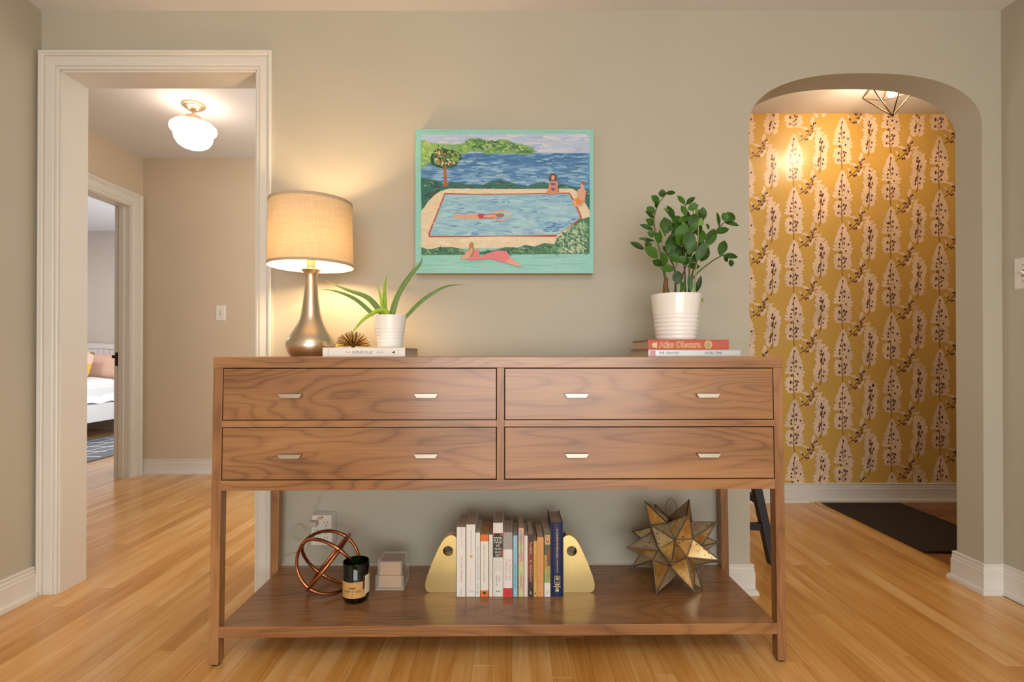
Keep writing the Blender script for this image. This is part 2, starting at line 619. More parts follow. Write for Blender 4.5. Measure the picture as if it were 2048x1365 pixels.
def slate_mat():
    m_, nt, b = new_mat('slate_tile')
    L = nt.links
    tc = N(nt, 'ShaderNodeTexCoord')
    oi = N(nt, 'ShaderNodeObjectInfo')
    ad = N(nt, 'ShaderNodeVectorMath', operation='MULTIPLY_ADD')
    ad.inputs[1].default_value = (1, 1, 1)
    L.new(tc.outputs['Object'], ad.inputs[0])
    L.new(oi.outputs['Random'], ad.inputs[2])
    n1 = N(nt, 'ShaderNodeTexNoise')
    n1.inputs['Scale'].default_value = 7.0
    n1.inputs['Detail'].default_value = 6.0
    L.new(ad.outputs[0], n1.inputs['Vector'])
    mm = N(nt, 'ShaderNodeMath', operation='MULTIPLY_ADD')
    mm.inputs[1].default_value = 0.3
    L.new(oi.outputs['Random'], mm.inputs[0])
    L.new(n1.outputs[0], mm.inputs[2])
    rp = ramp(nt, [(0.4, '#4a2f1b'), (0.55, '#7c4c26'), (0.7, '#93602f'), (0.85, '#6f5638')])
    L.new(mm.outputs[0], rp.inputs[0])
    L.new(rp.outputs[0], b.inputs['Base Color'])
    b.inputs['Roughness'].default_value = 0.4
    bp = N(nt, 'ShaderNodeBump')
    bp.inputs['Strength'].default_value = 0.3
    bp.inputs['Distance'].default_value = 0.004
    L.new(n1.outputs[0], bp.inputs['Height'])
    L.new(bp.outputs[0], b.inputs['Normal'])
    return m_


SLATE = slate_mat()
for i in range(5):
    for j in range(4):
        x0, y0 = XT + 0.036 + i * 0.275, EY - (j + 1) * 0.275
        M().plank(x0 + 0.003, x0 + 0.272, max(YB - 0.05, y0 + 0.003), y0 + 0.272, -0.02, -0.001 + rng.uniform(-0.001, 0.001), 0.003).build('floor_tile', SLATE, floor, angle=0, fix=False)

# ------------------------------------------------------------------ trim
BASE = [(0, 0), (0.024, 0), (0.024, 0.008), (0.021, 0.016), (0.015, 0.020), (0.014, 0.022), (0.014, 0.082), (0.011, 0.086),
        (0.012, 0.090), (0.011, 0.098), (0.009, 0.101), (0.011, 0.104), (0.011, 0.110), (0.007, 0.113), (0, 0.113)]
struct('baseboard_back', M().sweep(BASE, [(DR + 0.066, YW), (AL, YW), (AL, YB), (PX_ + 0.1, YB)]), TRIM)
struct('baseboard_right', M().sweep(BASE, [(3.2, YB), (AR, YB), (AR, YW), (XR, YW), (XR, -3.2)]), TRIM)
struct('baseboard_left', M().sweep(BASE, [(XL, -3.2), (XL, YW - 0.028)]), TRIM)
struct('baseboard_hall', M().sweep(BASE, [(HX, HY), (PX_, HY)]), TRIM)
struct('baseboard_entry', M().sweep(BASE, [(PX_ + 0.1, EY), (3.2, EY), (3.2, YB)]), TRIM)
struct('baseboard_bedroom', M().sweep(BASE, [(-6.5, 6.2), (HX - 0.11, 6.2)]), TRIM)

CASE = [(0, 0), (0, 0.009), (0.003, 0.011), (0.007, 0.011), (0.008, 0.008), (0.011, 0.008), (0.013, 0.013), (0.017, 0.015), (0.041, 0.015),
        (0.043, 0.012), (0.047, 0.012), (0.048, 0.020), (0.052, 0.022), (0.054, 0.027), (0.060, 0.028), (0.064, 0.026), (0.064, 0)]


def casing(prof, a0, a1, top, mk):
    """door casing: profile (distance from the opening, thickness) mitred round three sides"""
    vs_, fs_ = [], []
    w = len(prof)
    for st in range(4):
        for s, d in prof:
            a, z = [(a0 - s, 0), (a0 - s, top + s), (a1 + s, top + s), (a1 + s, 0)][st]
            vs_.append(mk(a, d, z))
    for st in range(3):
        for k in range(w - 1):
            fs_.append((st * w + k, (st + 1) * w + k, (st + 1) * w + k + 1, st * w + k + 1))
    fs_.append(tuple(range(w)))
    fs_.append(tuple(3 * w + k for k in range(w)))
    return M().add(vs_, fs_)


trim1 = struct('trim_1', casing(CASE, DL - 0.004, DR + 0.004, DT + 0.004, lambda a, d, z: (a, YW - d, z)), TRIM, angle=25)
struct('trim_2', casing(CASE, DL - 0.004, DR + 0.004, DT + 0.004, lambda a, d, z: (a, YB + d, z)), TRIM, angle=25)
jm = M()
jm.box(DL - 0.004, DL + 0.003, YW - 0.001, YB + 0.001, 0, DT)
jm.box(DR - 0.003, DR + 0.004, YW - 0.001, YB + 0.001, 0, DT)
jm.box(DL, DR, YW - 0.001, YB + 0.001, DT - 0.003, DT + 0.004)
struct('door_1', jm, TRIM, angle=0)
CASE2 = [(s * 1.5, d * 0.9) for s, d in CASE]
struct('trim_3', casing(CASE2, BD0 - 0.006, BD1 + 0.006, BDT + 0.006, lambda a, d, z: (HX + d, a, z)), TRIM, angle=25)
jm = M()
for y0, y1 in ((BD0 - 0.012, BD0 + 0.002), (BD1 - 0.002, BD1 + 0.012)):
    jm.box(HX - 0.112, HX + 0.001, y0, y1, 0, BDT)
jm.box(HX - 0.112, HX + 0.001, BD0, BD1, BDT - 0.002, BDT + 0.012)
jm.box(HX - 0.075, HX - 0.04, BD1 - 0.012, BD1, 0, BDT)
jm.box(HX - 0.075, HX - 0.04, BD0, BD0 + 0.012, 0, BDT)
door2 = struct('door_2', jm, TRIM, angle=0)
m = M().box(HX - 0.105, HX - 0.083, BD1 - 0.003, BD1 + 0.001, 0.815, 0.915)
m.box(HX - 0.128, HX - 0.095, BD1 - 0.004, BD1 - 0.001, 0.872, 0.895)
m.build('strike_plate', DARKMETAL, door2, angle=0)


struct('trim_4', M().sweep([(0.0245, 0), (0.040, 0), (0.039, 0.008), (0.033, 0.016), (0.0245, 0.019)], [(PX_ + 0.1, EY), (1.80, EY)]), TRIM)


# ------------------------------------------------------------------ wallpaper print
class Paint:
    """flat printed / painted shapes: polygons in picture units, mapped onto a plane by put(u, v, layer)"""

    def __init__(self, put, step=0.00006):
        self.m, self.put, self.step, self.layer = M(), put, step, 0

    def poly(self, pts, col, lift=True):
        if lift:
            self.layer += 1
        tris = geometry.tessellate_polygon([[Vector((p[0], p[1], 0)) for p in pts]])
        c = lin(col) if isinstance(col, str) else col
        self.m.add([self.put(p[0], p[1], self.layer * self.step) for p in pts], tris, col=c)

    def blob(self, cx, cy, rx, ry, col, ang=0.0, n=9, wob=0.0, lift=False, point=0.0):
        ca, sa = math.cos(ang), math.sin(ang)
        pts = []
        for i in range(n):
            t = 2 * PI * i / n
            k = 1 + rng.uniform(-wob, wob)
            x, y = rx * math.cos(t) * k, ry * math.sin(t) * k
            if point:
                y *= 1 - point * math.cos(t)
            pts.append((cx + x * ca - y * sa, cy + x * sa + y * ca))
        if lift:
            self.layer += 1
        c = lin(col) if isinstance(col, str) else col
        z = self.layer * self.step + rng.uniform(0, 0.7) * self.step
        self.m.add([self.put(p[0], p[1], z) for p in pts], [tuple(range(n))], col=c)

    def line(self, pts, w, col, lift=False):
        if lift:
            self.layer += 1
        L_, R_ = [], []
        n = len(pts)
        for i in range(n):
            a, b = pts[max(0, i - 1)], pts[min(n - 1, i + 1)]
            dx, dy = b[0] - a[0], b[1] - a[1]
            q = math.hypot(dx, dy) or 1
            ww = w[i] if isinstance(w, (list, tuple)) else w
            L_.append((pts[i][0] - dy / q * ww / 2, pts[i][1] + dx / q * ww / 2))
            R_.append((pts[i][0] + dy / q * ww / 2, pts[i][1] - dx / q * ww / 2))
        c = lin(col) if isinstance(col, str) else col
        z = self.layer * self.step
        self.m.add([self.put(p[0], p[1], z) for p in L_ + R_], [(i, i + 1, n + i + 1, n + i) for i in range(n - 1)], col=c)


# one repeat of the pattern, drawn in units measured from the top of the tall flower spike
KW = EY / FPX / 6.205           # metres per unit
PETAL, BUD, STEM = '#ecd2b6', '#54344a', '#76452f'
wp_items = {0: [], 1: [], 2: []}
prng = random.Random(3)


def petal(cx, cy, ln, wd, ang):
    wp_items[0].append((cx, cy, ln, wd, ang))


def halfw(y):
    T = [(0, 8), (15, 12), (65, 48), (135, 68), (205, 92), (285, 120), (345, 126), (385, 92), (445, 112), (515, 120), (555, 95), (585, 45)]
    for (a, wa), (b_, wb) in zip(T, T[1:]):
        if a <= y <= b_:
            return wa + (wb - wa) * (y - a) / (b_ - a)
    return 20


for side in (-1, 1):
    y = 24
    while y < 585:
        w_ = halfw(y)
        if not (side < 0 and 345 < y < 378):
            ln = max(26, w_ * prng.uniform(0.5, 0.7))
            a = math.radians(-60 + 70 * min(1, y / 420)) + prng.uniform(-.22, .22)
            wo = w_ * prng.uniform(0.9, 1.08)
            cx = side * (wo - ln * 0.55 * math.cos(a))
            petal(cx, y, ln * 0.62, 13 + 9 * min(1, w_ / 90), (a if side > 0 else PI - a))
            if w_ > 40:
                petal(side * w_ * 0.30, y + prng.uniform(-8, 8), 0.40 * w_, 21, prng.uniform(-.4, .4))
        y += 26 if y < 200 else 39
for yy in range(10, 90, 14):
    petal(0, yy, 16, 9 + yy * 0.25, PI / 2)
tall_stems = [[(-4, 60), (-12, 130), (-15, 200), (-2, 280)], [(-32, 340), (-14, 350), (-15, 440), (-14, 560), (-7, 620), (-4, 660)],
              [(-12, 215), (20, 170), (26, 190)], [(-15, 520), (20, 480), (40, 430)], [(-15, 560), (30, 535)], [(-15, 545), (-50, 520)], [(-15, 470), (-48, 430)], [(-15, 450), (30, 440)]]
tall_buds = [(-15, 135), (-30, 205), (22, 192), (-42, 260), (18, 250), (70, 265), (-44, 300), (-35, 362), (38, 346), (-48, 440), (14, 428), (26, 475), (-55, 535), (22, 535), (-50, 455), (42, 440), (-2, 60)]
cv = [(312, -45), (330, 15), (342, 55), (345, 135), (335, 235), (328, 325), (318, 390)]
for (cx, cy), wv in zip(cv, (16, 42, 76, 86, 78, 96, 84)):
    for s in (-1, 1):
        for dy in (-20, 22):
            petal(cx + s * wv * 0.62 + prng.uniform(-8, 8), cy + dy * 1.2, 28 + wv * 0.18, 13 + wv * 0.14, (math.radians(-38) if s > 0 else math.radians(218)) + prng.uniform(-.3, .3))
    petal(cx, cy + 10, 34, 12 + wv * 0.16, PI / 2)
tall_stems += [[(332, 55), (345, 135), (330, 245), (330, 365), (325, 445), (318, 468), (305, 485)]]
tall_buds += [(332, 55), (322, 98), (356, 92), (330, 160), (370, 165), (325, 185), (352, 215), (315, 305), (365, 315), (305, 345), (355, 370), (300, 385), (310, 325), (345, 110)]
tall_stems += [[(52, 100), (140, 35), (185, -15), (215, -60), (245, -110), (262, -135)], [(95, 62), (150, 58), (175, 55)], [(170, 5), (200, 12), (225, -32)]]
tall_buds += [(95, 25), (160, -40), (180, -38), (215, -100), (245, -130), (270, -138), (230, -70), (230, -35), (200, 10), (170, 60), (145, 70)]
for (cx, cy, ln, wd, a) in ((75, -10, 26, 12, 1.0), (130, -78, 40, 16, 0.15), (155, -62, 26, 16, .6), (235, -190, 36, 22, PI / 2), (222, -150, 30, 22, 1.2), (262, -120, 34, 18, 2.4), (210, 45, 34, 22, 2.2),
                            (275, -70, 32, 16, -0.3), (240, 0, 28, 18, 2.0), (190, 55, 24, 16, .4)):
    petal(cx, cy, ln, wd, a)


def wall_uv(ox, oz):
    return lambda u, v, d: (ox + u * KW, EY - 0.0004 - d, oz - v * KW)


a0 = at(1540 + 300 / 6.205, 430 + 315 / 6.205, EY)
pt = Paint(None, 0.00012)
prng2 = random.Random(11)
for ci in range(-6, 8):
    for ri in range(-5, 6):
        ox = a0.x + ci * 603 * KW
        oz = a0.z - (ri * 660 + (-210 * ci) % 660 - 0) * KW
        if oz > 2.6 or oz < 0.05 or ox > 3.15 or ox < -0.35:
            continue
        pt.put = wall_uv(ox, oz)
        lim = lambda u, v: (0.115 < oz - v * KW < 2.38) and -0.19 < ox + u * KW < 3.19
        pt.layer = 0
        for (cx, cy, ln, wd, a) in wp_items[0]:
            if lim(cx, cy):
                pt.blob(cx, cy, ln, wd, PETAL, a, n=8, wob=0.12)
        pt.layer = 1
        for (cx, cy, ln, wd, a) in wp_items[0]:
            if prng2.random() < 0.5 and lim(cx, cy):
                pt.line([(cx - ln * .7 * math.cos(a), cy - ln * .7 * math.sin(a)), (cx + ln * .5 * math.cos(a), cy + ln * .5 * math.sin(a))], [1.0, 3.0], '#d8b893')
        pt.layer = 2
        for st in tall_stems:
            if all(lim(*q) for q in st):
                pt.line(st, 8.0, STEM)
        pt.layer = 3
        for (bx, by) in tall_buds:
            if lim(bx, by):
                pt.blob(bx, by, 16 + prng2.uniform(-3, 3), 11, BUD, prng2.uniform(-2, -1), n=6, wob=.15)
pt.m.build('wallpaper_print', attr_mat('wallpaper_ink', 0.32, scale=8), wall_entry, angle=0, fix=False, kind='stuff')


# ------------------------------------------------------------------ walnut console
CX, CY0, CTOP = -0.035, 1.5, 0.896
con = thing('console_table', 'long walnut console with four drawers, bar pulls and a low open shelf', 'console table', (CX, CY0, 0), math.radians(0.75))
CW, CD = 0.829, 0.42


class CM(M):
    def build(self, *a, **k):      # the frame widens by about one percent towards the feet
        self.v = [(x * (1 + 0.0145 * (CTOP - z) / CTOP), y, z) for x, y, z in self.v]
        return super().build(*a, **k)


Z0, ZM0, ZM1, ZT = 0.5085, 0.692, 0.711, 0.864
DRZ = [(0.7135, 0.8615), (0.5405, 0.6895)]
LEGW, LEGD = 0.027, 0.032
CM().box(-CW, CW, 0, CD, ZT, CTOP).build('top', WALNUT_X, con, angle=0, bevel=0.0012)
for s in (-1, 1):
    xa, xb = sorted((s * CW, s * (CW - LEGW)))
    CM().box(xa, xb, LEGD, CD - LEGD, Z0, ZT).build('side_panel', WALNUT_Z, con, angle=0, bevel=0.001)
    for y0, y1 in ((0, LEGD), (CD - LEGD, CD)):
        lg = CM().box(xa, xb, y0, y1, 0.006, ZT).build('leg', WALNUT_Z, con, angle=0, bevel=0.0012)
        CM().lathe([(0.0, 0), (0.011, 0), (0.011, 0.0065), (0, 0.0065)], 16, ((xa + xb) / 2, (y0 + y1) / 2, 0)).build('foot_pad', BLACKW, lg)
xi = CW - LEGW
CM().box(-xi, xi, 0, 0.03, Z0, 0.5375).build('bottom_rail', WALNUT_X, con, angle=0, bevel=0.001)
SX0, SX1 = -0.009, 0.0125
CM().box(SX0, SX1, 0, 0.03, 0.5375, ZT).build('centre_stile', WALNUT_Z, con, angle=0, bevel=0.0008)
CM().box(-xi, SX0, 0, 0.03, ZM0, ZM1).build('middle_rail', WALNUT_X, con, angle=0, bevel=0.0008)
CM().box(SX1, xi, 0, 0.03, ZM0, ZM1).build('middle_rail', WALNUT_X, con, angle=0, bevel=0.0008)
CM().box(-xi, xi, 0.03, CD - 0.035, Z0, 0.528).build('case_bottom', WALNUT_X, con, angle=0)
CM().box(-xi, xi, CD - 0.035, CD - 0.02, Z0, ZT).build('back_panel', WALNUT_X, con, angle=0)
CM().box(-xi, xi, 0.0005, CD - 0.004, 0.083, 0.115).build('shelf', WALNUT_X, con, angle=0, bevel=0.001)
G = 0.0026
for di, (z0, z1) in enumerate(DRZ):
    for si, (x0, x1) in enumerate(((-xi, SX0), (SX1, xi))):
        d = CM().box(x0 + G, x1 - G, 0.001, 0.009, z0, z1).build('drawer', WALNUT_X, con, angle=0, bevel=0.0006)
        CM().box(x0, x1, 0.0095, 0.33, z0 - 0.0024, z1 + 0.0024).build('dark_drawer_box', DARKGAP, d, angle=0)  # drawer body coloured near-black to stand in for shade in the gaps
        hz = 0.785 if di == 0 else 0.611
        for hx in ((-0.603, -0.213) if si == 0 else (0.222, 0.605)):
            w = 0.0335
            h = CM().box(hx - w, hx + w, -0.013, 0.001, hz + 0.0012, hz + 0.0035)
            h.hexa([(hx - w + 0.0065, -0.0128, hz - 0.0075), (hx + w - 0.0065, -0.0128, hz - 0.0075), (hx + w - 0.0065, -0.0105, hz - 0.0075), (hx - w + 0.0065, -0.0105, hz - 0.0075),
                    (hx - w + 0.001, -0.0128, hz + 0.0013), (hx + w - 0.001, -0.0128, hz + 0.0013), (hx + w - 0.001, -0.0105, hz + 0.0013), (hx - w + 0.001, -0.0105, hz + 0.0013)])
            h.build('handle', NICKEL, d, angle=0)

# ------------------------------------------------------------------ table lamp
lp = thing('table_lamp', 'lit table lamp with linen drum shade on a brushed metal gourd base', 'table lamp', (-0.672, 1.72, CTOP))
prof = [(0.0, 0.0), (0.064, 0.0), (0.066, 0.004), (0.073, 0.014), (0.0785, 0.030), (0.0795, 0.040), (0.077, 0.052), (0.069, 0.068), (0.058, 0.084), (0.047, 0.102), (0.038, 0.122), (0.0315, 0.145),
        (0.0265, 0.175), (0.0225, 0.21), (0.0195, 0.245), (0.019, 0.262), (0.021, 0.275), (0.0265, 0.284), (0.0315, 0.289), (0.0305, 0.2905), (0.014, 0.2895), (0, 0.2895)]
M().lathe(prof, 56).build('base', STEEL, lp, angle=50)
M().lathe([(0, 0.2896), (0.0125, 0.2896), (0.0125, 0.300), (0.0145, 0.301), (0.0145, 0.322), (0.012, 0.328), (0, 0.328)], 20).build('socket', NICKEL, lp)
bulb = glow('bulb_warm', '#ffd7a4', 490.0)
bm_ = M()
bm_.ball((0, 0, 0.398), 0.018, 16, 10)
bm_.lathe([(0.0125, 0.329), (0.0125, 0.365), (0.0128, 0.386)], 16)
bm_.build('bulb', bulb, lp)


def linen_mat():
    m_, nt, b = new_mat('linen_shade')
    L = nt.links
    tc = N(nt, 'ShaderNodeTexCoord')
    facs = []
    for sv in ((420, 420, 14), (14, 14, 420)):
        mp = N(nt, 'ShaderNodeMapping')
        mp.inputs['Scale'].default_value = sv
        L.new(tc.outputs['Object'], mp.inputs[0])
        no = N(nt, 'ShaderNodeTexNoise')
        no.inputs['Scale'].default_value = 1.0
        no.inputs['Detail'].default_value = 2
        L.new(mp.outputs[0], no.inputs['Vector'])
        facs.append(no)
    ad = N(nt, 'ShaderNodeMath', operation='ADD')
    L.new(facs[0].outputs[0], ad.inputs[0])
    L.new(facs[1].outputs[0], ad.inputs[1])
    hf = N(nt, 'ShaderNodeMath', operation='MULTIPLY')
    hf.inputs[1].default_value = 0.5
    L.new(ad.outputs[0], hf.inputs[0])
    rp = ramp(nt, [(0.35, '#bda98a'), (0.65, '#cfbf9f')])
    L.new(hf.outputs[0], rp.inputs[0])
    tr = N(nt, 'ShaderNodeBsdfTranslucent')
    df = N(nt, 'ShaderNodeBsdfDiffuse')
    L.new(rp.outputs[0], df.inputs[0])
    mul = N(nt, 'ShaderNodeMix', data_type='RGBA', blend_type='MULTIPLY')
    mul.inputs[0].default_value = 1.0
    mul.inputs[7].default_value = (1.0, 0.86, 0.66, 1)
    L.new(rp.outputs[0], mul.inputs[6])
    L.new(mul.outputs[2], tr.inputs[0])
    mx = N(nt, 'ShaderNodeMixShader')
    mx.inputs[0].default_value = 0.054
    L.new(df.outputs[0], mx.inputs[1])
    L.new(tr.outputs[0], mx.inputs[2])
    L.new(mx.outputs[0], nt.nodes['Material Output'].inputs[0])
    return m_


LINEN = linen_mat()
SH0, SH1 = 0.304, 0.511
sh = M().lathe([(0.1350, SH0), (0.1312, SH1)], 72).build('shade', LINEN, lp, fix=False)
hem = plain('shade_hem', '#b9a78c', 0.9, var=0.08, scale=200)
for z, r in ((SH0, 0.1353), (SH1, 0.1315)):
    q = [(r, z - 0.0045), (r + 0.001, z - 0.0045), (r + 0.001, z + 0.0045), (r, z + 0.0045), (r, z - 0.0045)]
    M().lathe(q, 72).build('hem', hem, sh)
sp = M()
for k in range(3):
    a = 2 * PI * k / 3 + 0.4
    sp.tube([(0.012 * math.cos(a), 0.012 * math.sin(a), 0.455), (0.08 * math.cos(a), 0.08 * math.sin(a), 0.46), (0.1305 * math.cos(a), 0.1305 * math.sin(a), 0.505)], 0.0014, 6)
sp.tube([(0.016, 0, 0.322), (0.04, 0, 0.36), (0.045, 0, 0.40), (0.03, 0, 0.44), (0, 0, 0.456)], 0.0016, 6)
sp.tube([(-0.016, 0, 0.322), (-0.04, 0, 0.36), (-0.045, 0, 0.40), (-0.03, 0, 0.44), (0, 0, 0.456)], 0.0016, 6)
sp.build('harp', BRASS, lp)
CORD = plain('clear_cord', '#cfc6b4', 0.35, var=0.03, alpha=1.0) if False else plain('clear_cord', '#cfc6b4', 0.35, var=0.03)
cpts = [(-0.03, 0.07, 0.006), (-0.01, 0.17, 0.006), (0.0, 0.212, 0.002), (0.0, 0.2235, -0.05), (-0.02, 0.2245, -0.25), (-0.035, 0.2245, -0.45), (-0.045, 0.2235, -0.55), (-0.05, 0.215, -0.60)]


def smooth_path(pts, n=8):
    P = [Vector(p) for p in pts]
    P = [P[0] * 2 - P[1]] + P + [P[-1] * 2 - P[-2]]
    out = []
    for i in range(1, len(P) - 2):
        for k in range(n):
            t = k / n
            a, b, c, d = P[i - 1], P[i], P[i + 1], P[i + 2]
            out.append(0.5 * ((2 * b) + (c - a) * t + (2 * a - 5 * b + 4 * c - d) * t * t + (3 * b - a - 3 * c + d) * t ** 3))
    out.append(P[-2])
    return out


# ------------------------------------------------------------------ lying books
def lying_book(name, label, loc, w, depth, h, cover, pages=PAPER, hard=True, over=0.004, group=None):
    """closed book lying flat, spine towards the camera; local origin at the front left bottom corner of the spine"""
    b = thing(name, label, 'book', loc, 0, group)
    t = 0.0026 if hard else 0.0009
    c = M()
    c.box(0, w, 0, depth, 0, t).box(0, w, 0, depth, h - t, h).box(0, w, 0, t, t, h - t)
    c.build('cover', cover, b, angle=0, bevel=0.0007)
    M().box(over, w - over, t, depth - over, t, h - t).build('pages', pages, b, angle=0)
    return b


WHITECOV = plain('white_cover', '#e9e5de', 0.5, var=0.015)
kb = lying_book('hardcover_book', 'white hardcover book lying flat under the aloe pot', (-0.567, 1.54, CTOP), 0.247, 0.23, 0.0275, WHITECOV, PAPER)
GREY_INK = plain('grey_ink', '#77706a', 0.6)
lettering('title', 'KINFOLK', 0.062, 0.0085, GREY_INK, kb, (0.1205, -0.0003, 0.0135))
lettering('title', 'THE', 0.0145, 0.0045, GREY_INK, kb, (0.0765, -0.0003, 0.0135))
lettering('title', 'HOME', 0.022, 0.0042, GREY_INK, kb, (0.171, -0.0003, 0.0135))
M().prism([(0.207, 0.013), (0.216, 0.018), (0.2155, 0.0125), (0.2165, 0.009)], -0.0005, 0.0, axis='y').build('emblem', BLACK, kb, angle=0)
lettering('author', 'WILLIAMS', 0.017, 0.0025, GREY_INK, kb, (0.0175, -0.0003, 0.0135), 'down')
lettering('publisher', 'ARTISAN', 0.012, 0.0025, GREY_INK, kb, (0.2265, -0.0003, 0.0135), 'down')

SILVERCOV = plain('silver_cover', '#bfc4c2', 0.3, 0.25, var=0.03)
REDCOV = plain('red_cover', '#b9563c', 0.5, var=0.03)
gb = lying_book('hardcover_book', 'silver grey book lying at the bottom of the stack under the potted plant', (0.411, 1.55, CTOP), 0.278, 0.25, 0.0215, SILVERCOV, PAPER)
lettering('title', 'THE GREATEST', 0.063, 0.0075, BLACK, gb, (0.0625, -0.0003, 0.0115))
lettering('title', 'OF ALL TIME', 0.053, 0.0075, BLACK, gb, (0.195, -0.0003, 0.0115))
PINK = plain('pink_speckle', '#cf9aa0', 0.5, var=0.3, scale=400)
M().box(0.004, 0.0215, -0.0004, 0.0, 0.002, 0.0195).build('spine_patch', PINK, gb, angle=0)
rb = lying_book('hardcover_book', 'red orange book lying directly under the white ribbed plant pot', (0.410, 1.552, CTOP + 0.0216), 0.2445, 0.2, 0.0295, REDCOV, PAPER, over=0.003)
CREAM = plain('cream_ink', '#ead9a8', 0.5, var=0.02)
TAN = plain('tan_ink', '#b59a6a', 0.5, var=0.1, scale=200)
lettering('title', 'Atlas Obscura', 0.124, 0.0175, CREAM, rb, (0.0965, -0.0003, 0.0155), offset=0.045)
lettering('title_inline', 'Atlas Obscura', 0.124, 0.0175, REDCOV, rb, (0.0965, -0.0005, 0.0155), offset=0.006)
M().prism([(0.182 + 0.0115 * math.cos(i * PI / 14), 0.0148 + 0.0122 * math.sin(i * PI / 14)) for i in range(28)], -0.0004, 0, axis='y').build('roundel', CREAM, rb)
M().prism([(0.182 + 0.0102 * math.cos(i * PI / 14), 0.0148 + 0.0108 * math.sin(i * PI / 14)) for i in range(28)], -0.0007, -0.0004, axis='y').build('roundel_inner', TAN, rb)
em = M()
for i, (x, z0, z1) in enumerate(((0.013, 0.008, 0.018), (0.0155, 0.006, 0.019), (0.018, 0.0085, 0.021), (0.0205, 0.0055, 0.02), (0.023, 0.005, 0.022), (0.0255, 0.0045, 0.022))):
    em.box(x, x + 0.0018, -0.0004, 0, z0, z1)
em.build('emblem', CREAM, rb, angle=0)

# ------------------------------------------------------------------ sea-urchin sculpture
ur = thing('spiky_urchin_sculpture', 'small spiky brass urchin ornament on the white book beside the lamp', 'ornament', (-0.4985, 1.615, CTOP + 0.0278))
core = M().ball((0, 0, 0.008), 0.0085, 12, 8).build('core', ANTIQUE, ur)
um = M()
r2 = random.Random(5)
ns = 120
for i in range(ns):
    z = (i + 0.5) / ns
    a = i * 2.39996 + r2.uniform(-.1, .1)
    z = max(0.02, z ** 1.1)
    q = math.sqrt(1 - z * z)
    ln = 0.054 * r2.uniform(0.9, 1.04)
    d = Vector((q * math.cos(a), q * math.sin(a), z * 0.93))
    um.tube([Vector((0, 0, 0.006)) + d * 0.004, Vector((0, 0, 0.004)) + d * ln], [0.0007, 0.0011], 5)
um.build('spines', ANTIQUE, ur, kind='stuff')

# ------------------------------------------------------------------ aloe
AX, AY, AZ = -0.390, 1.645, CTOP + 0.0278
al = thing('aloe_plant', 'small aloe with long arching leaves in a plain white pot on the white book', 'potted plant', (AX, AY, AZ))


def pot(parent, r0, r1, h, ridges, z0, z1):
    pr = [(0, 0), (r0 - 0.003, 0), (r0, 0.003)]
    n = 44
    for i in range(1, n + 1):
        t = i / n
        z = 0.003 + (h - 0.006) * t
        r = r0 + (r1 - r0) * (z / h)
        if z0 < z / h < z1:
            r += 0.0011 * math.cos((z / h - z0) / (z1 - z0) * 2 * PI * ridges) * (r1 / 0.08) ** 0.5
        pr.append((r, z))
    pr += [(r1, h - 0.001), (r1 - 0.001, h), (r1 - 0.0035, h - 0.001), (r1 - 0.006, h * 0.85), (r0 - 0.005, 0.006), (0, 0.006)]
    M().lathe(pr, 56).build('pot', CERAMIC, parent, angle=60)
    s = M()
    r = r1 - 0.009
    s.lathe([(0, h * 0.86), (r * 0.5, h * 0.865), (r, h * 0.86), (r * 0.9, h * 0.7), (0, h * 0.7)], 24)
    s.build('soil', SOIL, parent)


pot(al, 0.0385, 0.0525, 0.1035, 4, 0.2, 0.6)


def leaf_green(name, base, tip, rough=0.4, rx=0.0):
    m_, nt, b = new_mat(name)
    L = nt.links
    tc = N(nt, 'ShaderNodeTexCoord')
    oi = N(nt, 'ShaderNodeObjectInfo')
    no = N(nt, 'ShaderNodeTexNoise')
    no.inputs['Scale'].default_value = 40
    no.inputs['Detail'].default_value = 3
    L.new(tc.outputs['Object'], no.inputs['Vector'])
    ad = N(nt, 'ShaderNodeMath', operation='MULTIPLY_ADD')
    ad.inputs[1].default_value = 0.8
    L.new(oi.outputs['Random'], ad.inputs[0])
    L.new(no.outputs[0], ad.inputs[2])
    rp = ramp(nt, [(0.35, base), (1.15 if False else 1.0, tip)])
    L.new(ad.outputs[0], rp.inputs[0])
    L.new(rp.outputs[0], b.inputs['Base Color'])
    b.inputs['Roughness'].default_value = rough
    b.inputs['Specular IOR Level'].default_value = 0.3
    return m_


ALOE_D = leaf_green('aloe_green', '#4a6a38', '#6d8a4a')
ALOE_L = leaf_green('aloe_young_green', '#7fa021', '#a0bd3c')
aloe = [([(890, 945), (760, 860), (620, 800), (485, 778)], 32, 0.01, 0.02, ALOE_D), ([(960, 950), (850, 850), (700, 790), (545, 725)], 44, 0.0, 0.03, ALOE_D),
        ([(960, 960), (938, 840), (910, 745)], 26, -0.004, -0.01, ALOE_L), ([(972, 960), (966, 800), (982, 678)], 36, 0.006, 0.0, ALOE_L),
        ([(1010, 975), (1060, 830), (1150, 690), (1222, 605), (1237, 550)], 48, -0.01, -0.03, ALOE_D), ([(1090, 985), (1240, 865), (1400, 770), (1545, 752)], 36, 0.012, 0.02, ALOE_D),
        ([(1000, 975), (970, 940), (910, 945), (820, 1000), (760, 1065), (722, 1110)], 40, -0.02, -0.062, ALOE_L)]
